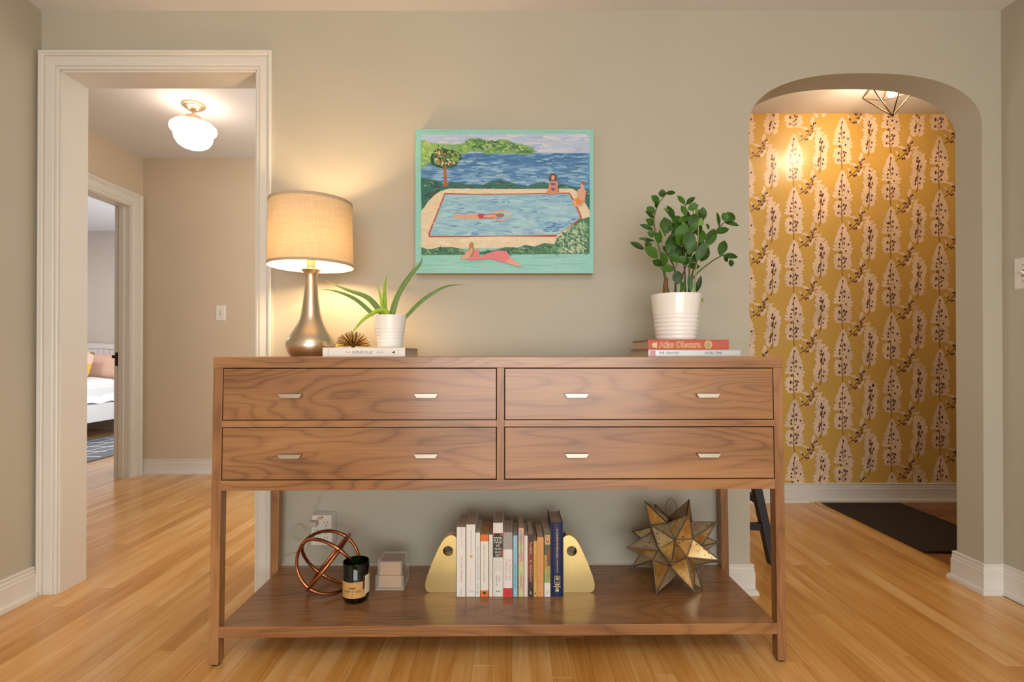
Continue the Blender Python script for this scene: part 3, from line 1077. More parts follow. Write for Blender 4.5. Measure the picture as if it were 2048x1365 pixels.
for pts, w, d0, d1, mt in aloe:
    q = []
    for i, (u, v) in enumerate(pts):
        t = i / (len(pts) - 1)
        p = at(500 + u / 3.591, 360 + v / 3.591, AY + d0 + (d1 - d0) * t)
        q.append(p - Vector((AX, AY, AZ)))
    q[0].z -= 0.012
    q = smooth_path(q, 6)
    n = len(q)
    rad = [max(0.0006, w / 3.591 / FPX * AY * 0.5 * (1 - (i / (n - 1)) ** 1.7) * (0.93 + 0.07 * min(1, i / 4))) for i in range(n)]
    M().tube(q, rad, 8, flat=((0, -1, 0.35), 0.42)).build('leaf', mt, al, angle=60)

# ------------------------------------------------------------------ zz plant
ZX, ZY, ZZ0 = 0.529, 1.66, CTOP + 0.0513
zz = thing('potted_plant', 'bushy green plant with glossy oval leaves in a ribbed white pot', 'potted plant', (ZX, ZY, ZZ0))
pot(zz, 0.0625, 0.0795, 0.1475, 6, 0.06, 0.58)
ZGREEN = leaf_green('glossy_leaf_green', '#142c08', '#3c661a', 0.4)
ZLIGHT = leaf_green('young_leaf_green', '#4c7a1e', '#6f9a35', 0.35)
ZSTEM = plain('leaf_stalk', '#56682f', 0.5, var=0.2, scale=60)
ZSTEMD = plain('dark_stalk', '#3b2c1f', 0.5, var=0.2, scale=60)
ZSTEML = plain('pale_stalk', '#9a9a62', 0.5, var=0.2, scale=60)
zo = Vector((ZX, ZY, ZZ0))


def zp(u, v, dy):
    return at(1230 + u / 3.689, 360 + v / 3.689, ZY + dy) - zo


def leaf(b, t, wpx, dy0, dy1, mt):
    B, T = zp(b[0], b[1], dy0), zp(t[0], t[1], dy1)
    ax = T - B
    ln = ax.length
    u = ax.normalized()
    w = wpx / 3.689 / FPX * ZY * 0.5
    side = u.cross(Vector((rng.uniform(-.25, .25), -1, rng.uniform(0.0, .5)))).normalized()
    nor = side.cross(u).normalized()
    if nor.y > 0:
        nor = -nor
    prof_ = [(0, 0.08), (0.12, 0.5), (0.28, 0.86), (0.45, 1.0), (0.62, 0.93), (0.78, 0.68), (0.91, 0.32), (1.0, 0.02)]
    vs_ = []
    for s_, k in prof_:
        c = B + u * (ln * s_) + nor * (-0.10 * ln * (s_ - 0.5) ** 2 * 1.6)
        vs_ += [c - side * (w * k) + nor * (0.22 * w * k), c, c + side * (w * k) + nor * (0.22 * w * k)]
    fs_ = []
    for i in range(len(prof_) - 1):
        a = i * 3
        fs_ += [(a, a + 1, a + 4, a + 3), (a + 1, a + 2, a + 5, a + 4)]
    M().add(vs_, fs_).build('leaf', mt, zz, angle=50, fix=False)


def stalk(pts, r0, r1, mt, d0=0.0, d1=0.0):
    q = [zp(u, v, d0 + (d1 - d0) * i / (len(pts) - 1)) for i, (u, v) in enumerate(pts)]
    q = smooth_path(q, 5)
    M().tube(q, [r0 + (r1 - r0) * i / (len(q) - 1) for i in range(len(q))], 7).build('stalk', mt, zz, angle=60)


stalk([(395, 850), (330, 520), (297, 390), (288, 280), (320, 180), (378, 103)], .0042, .0014, ZSTEM, .01, .0)
stalk([(450, 850), (440, 670), (405, 580), (350, 505)], .0026, .0018, ZSTEMD, -.01, -.02)
stalk([(440, 850), (455, 620), (472, 480)], .003, .002, ZSTEML, 0, .01)
stalk([(520, 850), (512, 640), (500, 480), (520, 180)], .0032, .0012, ZSTEMD, .0, .02)
stalk([(545, 850), (550, 620), (560, 400), (580, 230)], .0034, .0012, ZSTEM, .01, .03)
stalk([(585, 850), (605, 540), (615, 330), (605, 240)], .0028, .0012, ZSTEML, .01, .0)
stalk([(540, 850), (580, 660), (660, 470), (745, 375), (815, 305)], .0034, .0014, ZSTEMD, -.005, -.02)
stalk([(545, 850), (575, 725), (700, 612), (800, 552)], .0034, .0018, ZSTEM, .01, .02)
stalk([(480, 850), (500, 700), (590, 500), (630, 420)], .0022, .0010, ZSTEMD, .01, .02)
stalk([(375, 850), (372, 790), (378, 725)], .0105, .006, plain('brown_rhizome', '#6a4a25', 0.7, var=0.4, scale=80), -.03, -.03)
ZL = [((350, 128), (345, 68), 45), ((372, 100), (449, 92), 28), ((325, 172), (268, 116), 50), ((308, 208), (298, 158), 26), ((290, 248), (236, 198), 48), ((288, 284), (224, 228), 40), ((288, 333), (228, 290), 45), ((282, 367), (182, 328), 32),
      ((296, 412), (238, 385), 45), ((296, 392), (342, 462), 60), ((290, 450), (171, 430), 22), ((215, 512), (111, 458), 40), ((255, 520), (228, 448), 52), ((222, 492), (318, 580), 74), ((348, 636), (278, 592), 56), ((372, 640), (350, 528), 52),
      ((440, 656), (335, 656), 50), ((466, 770), (458, 668), 64), ((482, 604), (388, 552), 58), ((522, 566), (470, 612), 50), ((388, 395), (362, 274), 76), ((432, 292), (385, 186), 50), ((430, 305), (482, 270), 40), ((380, 472), (432, 386), 24),
      ((347, 462), (325, 362), 18), ((376, 420), (335, 332), 22), ((384, 545), (440, 402), 76), ((452, 392), (412, 312), 60), ((470, 474), (522, 315), 92), ((530, 512), (560, 375), 84), ((470, 312), (548, 270), 42), ((542, 335), (616, 252), 66),
      ((552, 370), (614, 322), 50), ((516, 182), (461, 113), 35), ((522, 182), (592, 127), 38), ((524, 266), (491, 184), 38), ((535, 216), (618, 184), 46), ((570, 232), (590, 163), 32), ((592, 462), (626, 470), 18), ((540, 552), (596, 450), 54),
      ((602, 594), (668, 458), 62), ((638, 562), (692, 488), 42), ((556, 612), (648, 525), 46), ((538, 640), (630, 638), 46), ((500, 622), (548, 575), 36), ((682, 486), (736, 358), 66), ((690, 367), (677, 318), 24), ((770, 347), (754, 233), 26),
      ((818, 306), (800, 240), 46), ((822, 304), (872, 244), 72), ((808, 312), (918, 336), 34), ((738, 390), (844, 360), 48), ((774, 557), (812, 444), 58), ((798, 560), (910, 568), 44), ((802, 574), (836, 602), 32), ((852, 588), (862, 642), 36),
      ((600, 830), (636, 705), 34), ((560, 830), (548, 690), 34), ((492, 830), (512, 745), 34), ((505, 480), (455, 400), 70), ((470, 500), (500, 340), 60), ((560, 540), (500, 470), 50)]
for i, (b, t, w) in enumerate(ZL):
    d = (-0.03 if i in (18, 17, 16, 13, 28, 29) else 0.0) + rng.uniform(-0.02, 0.02)
    leaf(b, t, w * 1.2, d, d + rng.uniform(-0.018, 0.018), ZGREEN)
r6 = random.Random(21)
for i in range(22):
    u0, v0 = r6.uniform(400, 640), r6.uniform(300, 640)
    an, ln = r6.uniform(-2.6, -0.5), r6.uniform(80, 130)
    leaf((u0, v0), (u0 + ln * math.cos(an), v0 + ln * math.sin(an)), r6.uniform(45, 75), r6.uniform(0.0, .04), r6.uniform(-.01, .05), ZGREEN)
for b, t, w in (((620, 272), (600, 208), 42), ((616, 312), (642, 250), 34), ((618, 365), (656, 284), 32), ((400, 250), (360, 205), 26), ((640, 905), (636, 868), 30)):
    leaf(b, t, w, 0.02, 0.02, ZLIGHT)


# ------------------------------------------------------------------ canvas painting
PYF = 1.905
pa0, pa1 = at(831, 259, PYF), at(1187, 547, PYF)
PW, PH = pa1.x - pa0.x, pa0.z - pa1.z
pic = thing('canvas_painting', 'turquoise bordered painting of bathers around a blue swimming pool', 'painting', (pa0.x, PYF, pa1.z))
M().box(0, PW, 0.0, YW - PYF - 0.001, 0, PH).build('canvas', plain('canvas_edge', '#c9b58f', 0.7, var=0.1), pic, angle=0, bevel=0.001)


def pic_uv(u, v, d):
    return ((u - 88) / 1512 * PW, -0.0003 - d, PH - (v - 75) / 1233 * PH)


P = Paint(pic_uv, 0.0001)
P.poly([(89, 76), (1599, 76), (1599, 1307), (89, 1307)], '#8ecfc4')


def inside(pt_, poly):
    x, y = pt_
    c = False
    for i in range(len(poly)):
        x1, y1 = poly[i]
        x2, y2 = poly[i - 1]
        if (y1 > y) != (y2 > y) and x < (x2 - x1) * (y - y1) / (y2 - y1) + x1:
            c = not c
    return c


def strokes(poly, n, cols, lx, ly, ang=0.0, aw=0.15, wob=0.1):
    xs, ys = [p[0] for p in poly], [p[1] for p in poly]
    P.layer += 1
    k = 0
    while k < n:
        p = (rng.uniform(min(xs), max(xs)), rng.uniform(min(ys), max(ys)))
        L_ = lx * rng.uniform(0.5, 1.3)
        if inside((p[0] - L_ * .8, p[1]), poly) and inside((p[0] + L_ * .8, p[1]), poly) and inside((p[0], p[1] + ly), poly) and inside((p[0], p[1] - ly), poly):
            P.blob(p[0], p[1], L_, ly * rng.uniform(0.5, 1.3), rng.choice(cols), ang + rng.uniform(-aw, aw), 8, wob)
        k += 1


for x0 in (95, 1300):
    for i in range(14):
        pass
strokes([(89, 1155), (1590, 1155), (1590, 1292), (89, 1292)], 140, ['#90cfc4', '#9cd2c8', '#86c3b8', '#94cdc6'], 150, 10, 0, .03)
strokes([(89, 82), (1590, 82), (1590, 116), (89, 116)], 60, ['#90cfc4', '#9acfc6', '#88c5ba'], 120, 6, 0, .03)
sky = [(135, 118), (1568, 112), (1568, 300), (135, 300)]
P.poly(sky, '#b4c4de')
strokes(sky, 260, ['#b8c8e0', '#c4cee0', '#a4badd', '#ced2de', '#b0c4e2', '#bac6dc'], 90, 14)
sea = [(135, 280), (1568, 278), (1568, 600), (135, 600)]
P.poly(sea, '#5f95c2')
strokes(sea, 900, ['#4b80b4', '#7caace', '#96bcd8', '#4076ae', '#6b9dc8', '#5489bc', '#84b0d2', '#477ea8'], 60, 9)
strokes([(500, 280), (1568, 278), (1568, 380), (500, 400)], 120, ['#4478b0', '#3a6ea6', '#3f7cac'], 70, 7)
isl = [(135, 165), (170, 170), (215, 196), (300, 204), (420, 206), (490, 196), (520, 170), (560, 152), (620, 150), (700, 170), (760, 178), (800, 160), (860, 164), (920, 190), (980, 204), (1040, 212), (1090, 245), (1112, 268),
       (1090, 282), (1000, 292), (940, 280), (860, 288), (780, 278), (700, 290), (640, 270), (560, 265), (490, 290), (440, 300), (250, 330), (190, 375), (135, 420)]
P.poly(isl, '#7fae63')
strokes(isl, 420, ['#93bd68', '#6b9c55', '#5d8c50', '#a6c878', '#86b46a'], 26, 10, 0, 1.2)
strokes([(510, 160), (860, 165), (1090, 260), (1060, 285), (560, 262)], 240, ['#3f6b3f', '#55854a', '#2f5638', '#a8c48a', '#6f9c55'], 22, 6, 0.2, 0.9)
strokes([(135, 170), (230, 200), (330, 230), (200, 370), (135, 415)], 140, ['#a4c46c', '#8fb85c', '#b6cf84'], 28, 9, 0.6, 0.6)
hedge = [(135, 490), (200, 500), (260, 510), (330, 545), (400, 525), (470, 535), (520, 545), (600, 550), (660, 552), (740, 518), (800, 510), (880, 525), (960, 550), (1040, 562), (1120, 535), (1180, 525), (1260, 556), (1340, 545), (1440, 570),
         (1568, 590), (1568, 800), (1430, 640), (380, 600), (300, 630), (200, 710), (140, 765)]
P.poly(hedge, '#2a6a62')
strokes(hedge, 520, ['#17493f', '#2a7166', '#3d8a78', '#1c5248', '#2f6a4a', '#4a4a40'], 26, 8, 0.1, 0.6)
strokes(hedge, 60, ['#b8b88a', '#9fb27a', '#7a9a80'], 6, 4, 0, 1.5)
deck = [(138, 1100), (138, 785), (200, 690), (250, 640), (300, 605), (380, 583), (900, 588), (1420, 583), (1470, 615), (1510, 670), (1566, 772), (1566, 1000), (1280, 1090)]
P.poly(deck, '#e0d0b0')
strokes(deck, 160, ['#e4d6b8', '#dac8a4', '#e8dcc2'], 60, 10, 0, .4)
P.poly([(335, 622), (600, 628), (1000, 626), (1395, 618), (1425, 660), (1470, 750), (1505, 840), (1290, 985), (1280, 998), (800, 994), (500, 1000), (205, 1001), (196, 970), (250, 840)], '#b5513a')
pool = [(342, 634), (700, 637), (1000, 634), (1388, 628), (1412, 668), (1455, 755), (1486, 835), (1300, 978), (1000, 984), (600, 990), (216, 988), (212, 970), (262, 845)]
P.poly(pool, '#93c0d2')
strokes(pool, 700, ['#8ab8d0', '#9cc6d6', '#a6ced8', '#84b2d0', '#94c2d0', '#a0c8d0'], 75, 12)
strokes(pool, 60, ['#5f90c0', '#6a98c8'], 34, 5)
strokes([(1200, 860), (1480, 835), (1300, 978), (1100, 975)], 50, ['#4f80b8', '#6494c4'], 30, 6, -0.4, .4)
hed2 = [(140, 1086), (200, 1108), (290, 1086), (400, 1084), (470, 1098), (540, 1118), (640, 1125), (760, 1110), (850, 1085), (960, 1090), (1020, 1066), (1100, 1080), (1180, 1050), (1270, 1060), (1290, 1000), (1350, 972), (1420, 900), (1480, 852),
        (1566, 826), (1566, 1140), (140, 1152)]
P.poly(hed2, '#3d7350')
strokes(hed2, 620, ['#2a5c44', '#4f8a5c', '#67a070', '#234f3c', '#8cb08a', '#5b8f66'], 26, 8, 0.4, 0.9)
strokes([(1280, 1010), (1420, 905), (1560, 835), (1560, 1135), (1280, 1135)], 330, ['#b9c4a4', '#c8cdb4', '#7fae88', '#4d8a5e', '#2f6848', '#8fb592'], 22, 7, 0.9, 0.8)
# tree
P.poly([(325, 395), (350, 395), (354, 480), (360, 545), (380, 566), (312, 566), (330, 540), (328, 470)], '#a8633a')
tree = [(215, 330), (230, 280), (275, 240), (320, 238), (370, 250), (430, 262), (470, 290), (484, 330), (450, 350), (440, 390), (390, 405), (330, 412), (270, 400), (225, 372)]
P.poly(tree, '#244f35')
strokes(tree, 220, ['#2f6b40', '#4a8a48', '#1c4030', '#6f9c50'], 18, 8, 0.5, 1.2)
strokes(tree, 90, ['#d8cdb8', '#c98a4a', '#e0d8c8', '#b8703c'], 13, 6, 0.5, 1.3)
strokes([(380, 250), (470, 290), (482, 330), (440, 380), (390, 350)], 50, ['#6f9c40', '#84ac4c'], 16, 7, 0.5, 1)
# swimmer
SK, SKD = '#dba588', '#c98e70'
P.poly([(398, 818), (420, 806), (520, 804), (622, 800), (640, 846), (520, 842), (430, 838)], SK)
P.line([(740, 800), (780, 782), (830, 774), (880, 784), (898, 800)], [16, 14, 12, 10, 6], SK, True)
P.line([(745, 836), (790, 856), (835, 860), (872, 842), (896, 818)], [16, 14, 12, 10, 6], SK, True)
P.poly([(640, 812), (700, 806), (775, 800), (778, 838), (700, 838), (650, 836)], SK)
P.poly([(612, 812), (640, 800), (680, 806), (660, 838), (636, 846)], '#c23a34')
P.line([(660, 812), (720, 804), (775, 808)], 5, '#c23a34', True)
P.line([(660, 836), (720, 838), (770, 828)], 5, '#c23a34', True)
P.blob(808, 812, 36, 15, '#a5603a', 0, 14, 0, True)
# woman sitting on the far edge
P.poly([(1228, 520), (1215, 590), (1200, 618), (1218, 640), (1250, 634), (1282, 640), (1306, 612), (1300, 560), (1288, 518)], SKD)
P.poly([(1240, 460), (1222, 490), (1226, 520), (1244, 512), (1268, 514), (1286, 520), (1286, 480), (1266, 454)], '#6a3524')
P.poly([(1242, 478), (1258, 470), (1272, 482), (1266, 512), (1244, 512)], SK)
P.poly([(1238, 538), (1272, 538), (1274, 556), (1240, 556)], '#6a4a6a')
P.poly([(1238, 580), (1276, 580), (1266, 602), (1246, 602)], '#8a3f6c')
P.line([(1296, 560), (1304, 610)], 7, '#7a4a34', True)
# man sitting at the right
P.poly([(1462, 600), (1486, 582), (1520, 580), (1538, 620), (1528, 690), (1508, 724), (1446, 748), (1414, 706), (1440, 666), (1464, 660)], SK)
P.poly([(1440, 672), (1464, 662), (1502, 686), (1486, 712), (1458, 724)], '#dc8a2c')
P.poly([(1486, 548), (1508, 530), (1524, 556), (1512, 590), (1490, 580)], SK)
P.poly([(1490, 540), (1504, 526), (1524, 536), (1524, 562), (1508, 552)], '#9a5a34')
P.line([(1532, 620), (1528, 680), (1480, 724)], 4, '#a06a4c', True)
# woman lying in pink
P.poly([(540, 1110), (505, 1150), (466, 1190), (500, 1196), (545, 1180), (560, 1140)], SK)
P.poly([(548, 1060), (566, 1040), (584, 1056), (586, 1110), (580, 1160), (552, 1160), (540, 1100)], '#b9824a')
P.poly([(552, 1100), (572, 1096), (570, 1140), (552, 1150)], SK)
P.poly([(590, 1112), (626, 1104), (634, 1140), (636, 1172), (700, 1140), (790, 1112), (860, 1122), (890, 1160), (886, 1196), (850, 1220), (800, 1206), (730, 1186), (640, 1192), (532, 1200), (548, 1172), (580, 1164)], '#de7c80')
P.poly([(888, 1170), (930, 1200), (986, 1240), (978, 1256), (930, 1244), (850, 1216), (880, 1196)], SK)
P.m.build('painted_picture', attr_mat('oil_paint', 0.45, bump=0.4, scale=140, stretch=(1, 1, 3)), pic, angle=0, fix=False)

# ------------------------------------------------------------------ things on the low shelf
SZ = 0.115


def sp_at(px, py):
    """point on the shelf top seen at a pixel"""
    Y = 1.5
    for _ in range(20):
        p = at(px, py, Y)
        Y *= (CAM_H - SZ) / (CAM_H - p.z)
    return at(px, py, Y)


# copper ring sphere
OX, OY, OR = -0.613, 1.725, 0.1035
orb = thing('ring_sphere', 'copper sphere of three crossed metal rings standing behind the green candle', 'ornament', (OX, OY, SZ))
oc = Vector((OX, OY, SZ + OR + 0.0048))


def on_sphere(px, py):
    '''where the ray through a pixel first meets (or passes closest to) the ring sphere'''
    o_ = Vector((0, 0, CAM_H))
    dr = (at(px, py, 1.0) - o_).normalized()
    t_ = (oc - o_).dot(dr)
    m2 = OR * OR - ((oc - o_) - dr * t_).length_squared
    return (o_ + dr * (t_ - math.sqrt(max(0, m2))) - oc).normalized()


e1 = on_sphere(679, 1092)
e2 = on_sphere(606, 1077)
e2 = (e2 - e1 * e2.dot(e1)).normalized()
e3 = e1.cross(e2)
for a, b in ((e1, e2), (e2, e3), (e3, e1)):
    pts = [Vector((0, 0, OR + 0.0048)) + (a * math.cos(t * PI / 36) + b * math.sin(t * PI / 36)) * OR for t in range(72)]
    rad = [0.0056 + 0.0026 * max(0, (math.cos(4 * t * PI / 36) - 0.6)) + rng.uniform(-.0003, .0003) for t in range(72)]
    M().tube(pts, rad, 10, closed=True).build('ring', COPPER, orb, angle=60)
mnz = min((orb_o.matrix_local @ v.co).z for orb_o in orb.children for v in orb_o.data.vertices)
orb.location.z -= mnz

# wine-bottle candle
KX, KY = -0.500, 1.655
cn = thing('bottle_candle', 'dark green cut bottle candle with a tan label on the front', 'candle', (KX, KY, SZ))


def glass(name, color, rough=0.0, ior=1.5, density=0):
    m_, nt, b = new_mat(name)
    b.inputs['Base Color'].default_value = lin(color)
    b.inputs['Transmission Weight'].default_value = 1.0
    b.inputs['Roughness'].default_value = rough
    b.inputs['IOR'].default_value = ior
    tc = N(nt, 'ShaderNodeTexCoord')
    no = N(nt, 'ShaderNodeTexNoise')
    no.inputs['Scale'].default_value = 9
    bp = N(nt, 'ShaderNodeBump')
    bp.inputs['Strength'].default_value = 0.03
    bp.inputs['Distance'].default_value = 0.001
    nt.links.new(tc.outputs['Object'], no.inputs['Vector'])
    nt.links.new(no.outputs[0], bp.inputs['Height'])
    nt.links.new(bp.outputs[0], b.inputs['Normal'])
    return m_


GREENGLASS = glass('green_bottle_glass', '#2f6a1f')
KR, KH = 0.0412, 0.126
M().lathe([(0, 0.001), (0.026, 0.0), (0.033, 0.001), (0.0385, 0.007), (0.0405, 0.016), (KR, 0.022), (KR, KH - 0.001), (KR - 0.001, KH), (KR - 0.003, KH - 0.001), (KR - 0.0035, 0.022), (KR - 0.008, 0.010), (0, 0.008)], 48).build('bottle', GREENGLASS, cn, angle=50)
M().lathe([(0, 0.0085), (KR - 0.0095, 0.0105), (KR - 0.004, 0.022), (KR - 0.004, 0.074), (0, 0.0745)], 32).build('wax', plain('candle_wax', '#3a4a22', 0.5), cn)


def wrap(r, a0, a1, z0, z1, n=24):
    vs_, fs_ = [], []
    for i in range(n + 1):
        a = math.radians(a0 + (a1 - a0) * i / n)
        for rr in (r, r + 0.0004):
            vs_ += [(rr * math.sin(a), -rr * math.cos(a), z0), (rr * math.sin(a), -rr * math.cos(a), z1)]
    for i in range(n):
        a = i * 4
        fs_ += [(a + 2, a + 6, a + 7, a + 3), (a + 4, a, a + 1, a + 5), (a + 1, a + 3, a + 7, a + 5), (a, a + 4, a + 6, a + 2)]
    fs_ += [(0, 2, 3, 1), (n * 4, n * 4 + 1, n * 4 + 3, n * 4 + 2)]
    return M().add(vs_, fs_)


lab = wrap(KR + 0.0003, -100, 62, 0.0225, 0.0725).build('label', plain('kraft_label', '#c89a5e', 0.75, var=0.05), cn)


def wrap_text(name, s, length, height, a_mid, z, parent, r):
    me = text_mesh(s, length, height)
    for v in me.vertices:
        a = math.radians(a_mid) + v.co.x / r
        v.co = (r * math.sin(a), -r * math.cos(a), v.co.z + z)
    me.materials.clear()
    me.materials.append(plain('label_ink', '#5b3a1e', 0.6))
    o = bpy.data.objects.new(name, me)
    COL.objects.link(o)
    o.parent = parent


RL = KR + 0.0012
wrap_text('lettering', 'REW', 0.021, 0.0065, -23, 0.044, lab, RL)
wrap_text('lettering', 'NED', 0.0215, 0.0065, 24, 0.044, lab, RL)
wrap_text('lettering', 'I', 0.0012, 0.024, 0, 0.0415, lab, RL)
wrap(RL, -14, 14, 0.0535, 0.0565, 6).build('corkscrew_bar', plain('label_brown', '#5b3a1e', 0.6), lab)
tagm = wrap(KR + 0.0012, 56, 92, 0.030, 0.088, 8).build('hang_tag', plain('cream_tag', '#d8ccb4', 0.7), cn)
M().tube([(KR * 0.76, -KR * 0.7, 0.09), (KR * 0.80, -KR * 0.72, 0.075), (KR * 0.80, -KR * 0.73, 0.055), (KR * 0.76, -KR * 0.76, 0.049)], 0.0022, 6).build('ribbon', plain('dark_red_ribbon', '#3a1410', 0.6), cn)

def clear(name):
    m_, nt, b = new_mat(name)
    tr = N(nt, 'ShaderNodeBsdfTransparent')
    tr.inputs[0].default_value = (0.97, 0.965, 0.955, 1)
    gl = N(nt, 'ShaderNodeBsdfGlossy')
    gl.inputs['Roughness'].default_value = 0.04
    fr = N(nt, 'ShaderNodeFresnel')
    fr.inputs[0].default_value = 1.49
    ge = N(nt, 'ShaderNodeNewGeometry')
    ft = N(nt, 'ShaderNodeMath', operation='SUBTRACT')
    ft.inputs[0].default_value = 1.0
    md = N(nt, 'ShaderNodeMath', operation='MULTIPLY')
    mx = N(nt, 'ShaderNodeMixShader')
    nt.links.new(ge.outputs['Backfacing'], ft.inputs[1])
    nt.links.new(fr.outputs[0], md.inputs[0])
    nt.links.new(ft.outputs[0], md.inputs[1])
    nt.links.new(md.outputs[0], mx.inputs[0])
    df = N(nt, 'ShaderNodeBsdfDiffuse')
    df.inputs[0].default_value = lin('#f0ece6')
    m0 = N(nt, 'ShaderNodeMixShader')
    m0.inputs[0].default_value = 0.13
    nt.links.new(tr.outputs[0], m0.inputs[1])
    nt.links.new(df.outputs[0], m0.inputs[2])
    nt.links.new(m0.outputs[0], mx.inputs[1])
    nt.links.new(gl.outputs[0], mx.inputs[2])
    nt.links.new(mx.outputs[0], nt.nodes['Material Output'].inputs[0])
    return m_


# clear box of cards
BX0, BX1, BY0, BY1 = -0.4565, -0.362, 1.722, 1.815
bx = thing('card_box', 'clear acrylic box holding tan card blocks, to the right of the green candle', 'box', ((BX0 + BX1) / 2, (BY0 + BY1) / 2, SZ))
ACR = clear('clear_acrylic')
hw, hd = (BX1 - BX0) / 2, (BY1 - BY0) / 2


def open_box(w, d, z0, z1, t, lid):
    m_ = M()
    m_.box(-w, w, -d, d, z1 - t, z1) if lid else m_.box(-w, w, -d, d, z0, z0 + t)
    a, b = (z0, z1 - t) if lid else (z0 + t, z1)
    m_.box(-w, w, -d, -d + t, a, b).box(-w, w, d - t, d, a, b).box(-w, -w + t, -d + t, d - t, a, b).box(w - t, w, -d + t, d - t, a, b)
    return m_


open_box(hw, hd, 0, 0.048, 0.0045, False).build('tray', ACR, bx, angle=0)
M().box(-hw, hw, -hd, hd, -0.0, 0.0005).build('base_edge', WHITEPLASTIC, bx, angle=0)
open_box(hw - 0.006, hd - 0.006, 0.0485, 0.096, 0.004, True).build('lid', ACR, bx, angle=0)
CARD = plain('tan_cards', '#c9a678', 0.75, var=0.08, scale=150, stretch=(0.1, 0.1, 1))
M().box(-hw + 0.009, hw - 0.009, -hd + 0.008, hd - 0.008, 0.0055, 0.045).build('card_block', CARD, bx, angle=0)
cb = M().box(-hw + 0.0125, hw - 0.0125, -hd + 0.012, hd - 0.012, 0.0452, 0.089).build('card_block', CARD, bx, angle=0)
CB1, CB2 = plain('brown_card', '#8e5b3c', 0.7), plain('brown_card_line', '#6f412a', 0.7)
M().box(-hw + 0.0125, hw - 0.0125, -hd + 0.012, hd - 0.012, 0.0895, 0.0905).build('top_card', CB1, bx, angle=0)
fm = M()
for f, w_ in ((0.022, 0.0016), (0.031, 0.001)):
    x0, y0 = hw - f, hd - f
    fm.box(-x0, x0, -y0, -y0 + w_, 0.0906, 0.0909).box(-x0, x0, y0 - w_, y0, 0.0906, 0.0909).box(-x0, -x0 + w_, -y0, y0, 0.0906, 0.0909).box(x0 - w_, x0, -y0, y0, 0.0906, 0.0909)
fm.build('printed_border', CB2, bx, angle=0)

# brass bookends
BE = [(0.0, 0.0), (0.002, 0.0)]


def bookend(name, label, s, xs):
    b = thing(name, label, 'bookend', (xs, 1.704, SZ), 0, 'brass bookends')
    H_, W_ = 0.1905, 0.104
    raw = [(0.0, 0.0), (0.088, 0.0), (0.099, 0.004), (0.104, 0.015), (0.104, 0.030), (0.098, 0.054), (0.080, 0.102), (0.062, 0.142), (0.048, 0.168), (0.036, 0.182), (0.022, 0.1895), (0.008, 0.188), (0.0, 0.181)]
    out = []
    n = len(raw)
    for i in range(n):      # soften
        p, q = raw[i], raw[(i + 1) % n]
        out += [p] if i in (0, n - 1) else [(p[0], p[1]), ((p[0] + q[0]) / 2, (p[1] + q[1]) / 2)]
    out = [(s * x, z) for x, z in out]
    hc, hr = (s * 0.028, 0.137), 0.0165
    hole = [(hc[0] + hr * math.cos(2 * PI * i / 28), hc[1] + hr * math.sin(2 * PI * i / 28)) for i in range(28)]
    T_ = 0.038
    both = out + hole
    tris = geometry.tessellate_polygon([[Vector((x, z, 0)) for x, z in out], [Vector((x, z, 0)) for x, z in hole]])
    nn, no_ = len(both), len(out)
    v_ = [(x, 0, z) for x, z in both] + [(x, T_, z) for x, z in both]
    f_ = [tuple(t) for t in tris] + [tuple(nn + i for i in t) for t in tris]
    for rg in (range(0, no_), range(no_, nn)):
        rg = list(rg)
        for i in range(len(rg)):
            a, c = rg[i], rg[(i + 1) % len(rg)]
            f_.append((a, c, c + nn, a + nn))
    o = M().add(v_, f_).build('body', BRASS, b, angle=40, bevel=0.0045)
    o.modifiers['bevel'].segments = 4
    o.modifiers['bevel'].angle_limit = math.radians(55)
    return b


bookend('bookend', 'brass triangular bookend with a round hole, left of the book row', -1, -0.1835)
bookend('bookend', 'brass triangular bookend with a round hole, right of the navy book', 1, 0.1695)


# upright books
def rgb(h, rough=0.5, var=0.02):
    return plain('book_' + h.strip('#'), h, rough, var=var)


INK = {}


def ink(h):
    if h not in INK:
        INK[h] = plain('ink_' + h.strip('#'), h, 0.6)
    return INK[h]


def scribble(parent, name, col, x, z0, z1, h, seed):
    """a line of print too small to read, as short strokes along the spine"""
    r_, q = random.Random(seed), M()
    z = z1
    while z > z0:
        w_ = r_.uniform(0.0012, 0.0022)
        q.box(x - h / 2, x + h / 2 * r_.uniform(.3, 1), -0.0003, 0.0, z - w_ * 0.55, z)
        z -= w_ + (0.002 if r_.random() < 0.18 else 0)
    q.build(name, ink(col), parent, angle=0)


GB = 'upright books between the bookends'
BKY = 1.676


def book(label, px0, px1, pytop, cov, depth=0.135, hard=False, pages=PAPER):
    x0, x1 = (px0 - 1024) / FPX * BKY, (px1 - 1024) / FPX * BKY
    ztop = at(1024, pytop, BKY).z
    w, h = x1 - x0 - 0.0006, ztop - SZ
    b = thing('hardcover_book' if hard else 'paperback_book', label, 'book', ((x0 + x1) / 2, BKY, SZ), 0, GB)
    t = 0.0024 if hard else 0.0007
    ov = 0.004 if hard else 0.0003
    c = M()
    hw_ = w / 2
    c.box(-hw_, -hw_ + t, 0.0005, depth, 0, h).box(hw_ - t, hw_, 0.0005, depth, 0, h)
    if hard:      # rounded spine
        n = 8
        pts = [(-hw_ + w * i / n, 0.0045 * (1 - math.sin(PI * i / n)) - 0.0) for i in range(n + 1)]
        poly = pts + [(hw_, 0.0075), (-hw_, 0.0075)]
        c.prism(poly, 0, h, axis='z')
    else:
        c.box(-hw_, hw_, 0, 0.0009, 0, h)
    c.build('cover', cov, b, angle=30)
    M().box(-hw_ + t, hw_ - t, 0.0075 if hard else 0.0009, depth - ov, ov, h - ov).build('pages', pages, b, angle=0)
    return b, w, h


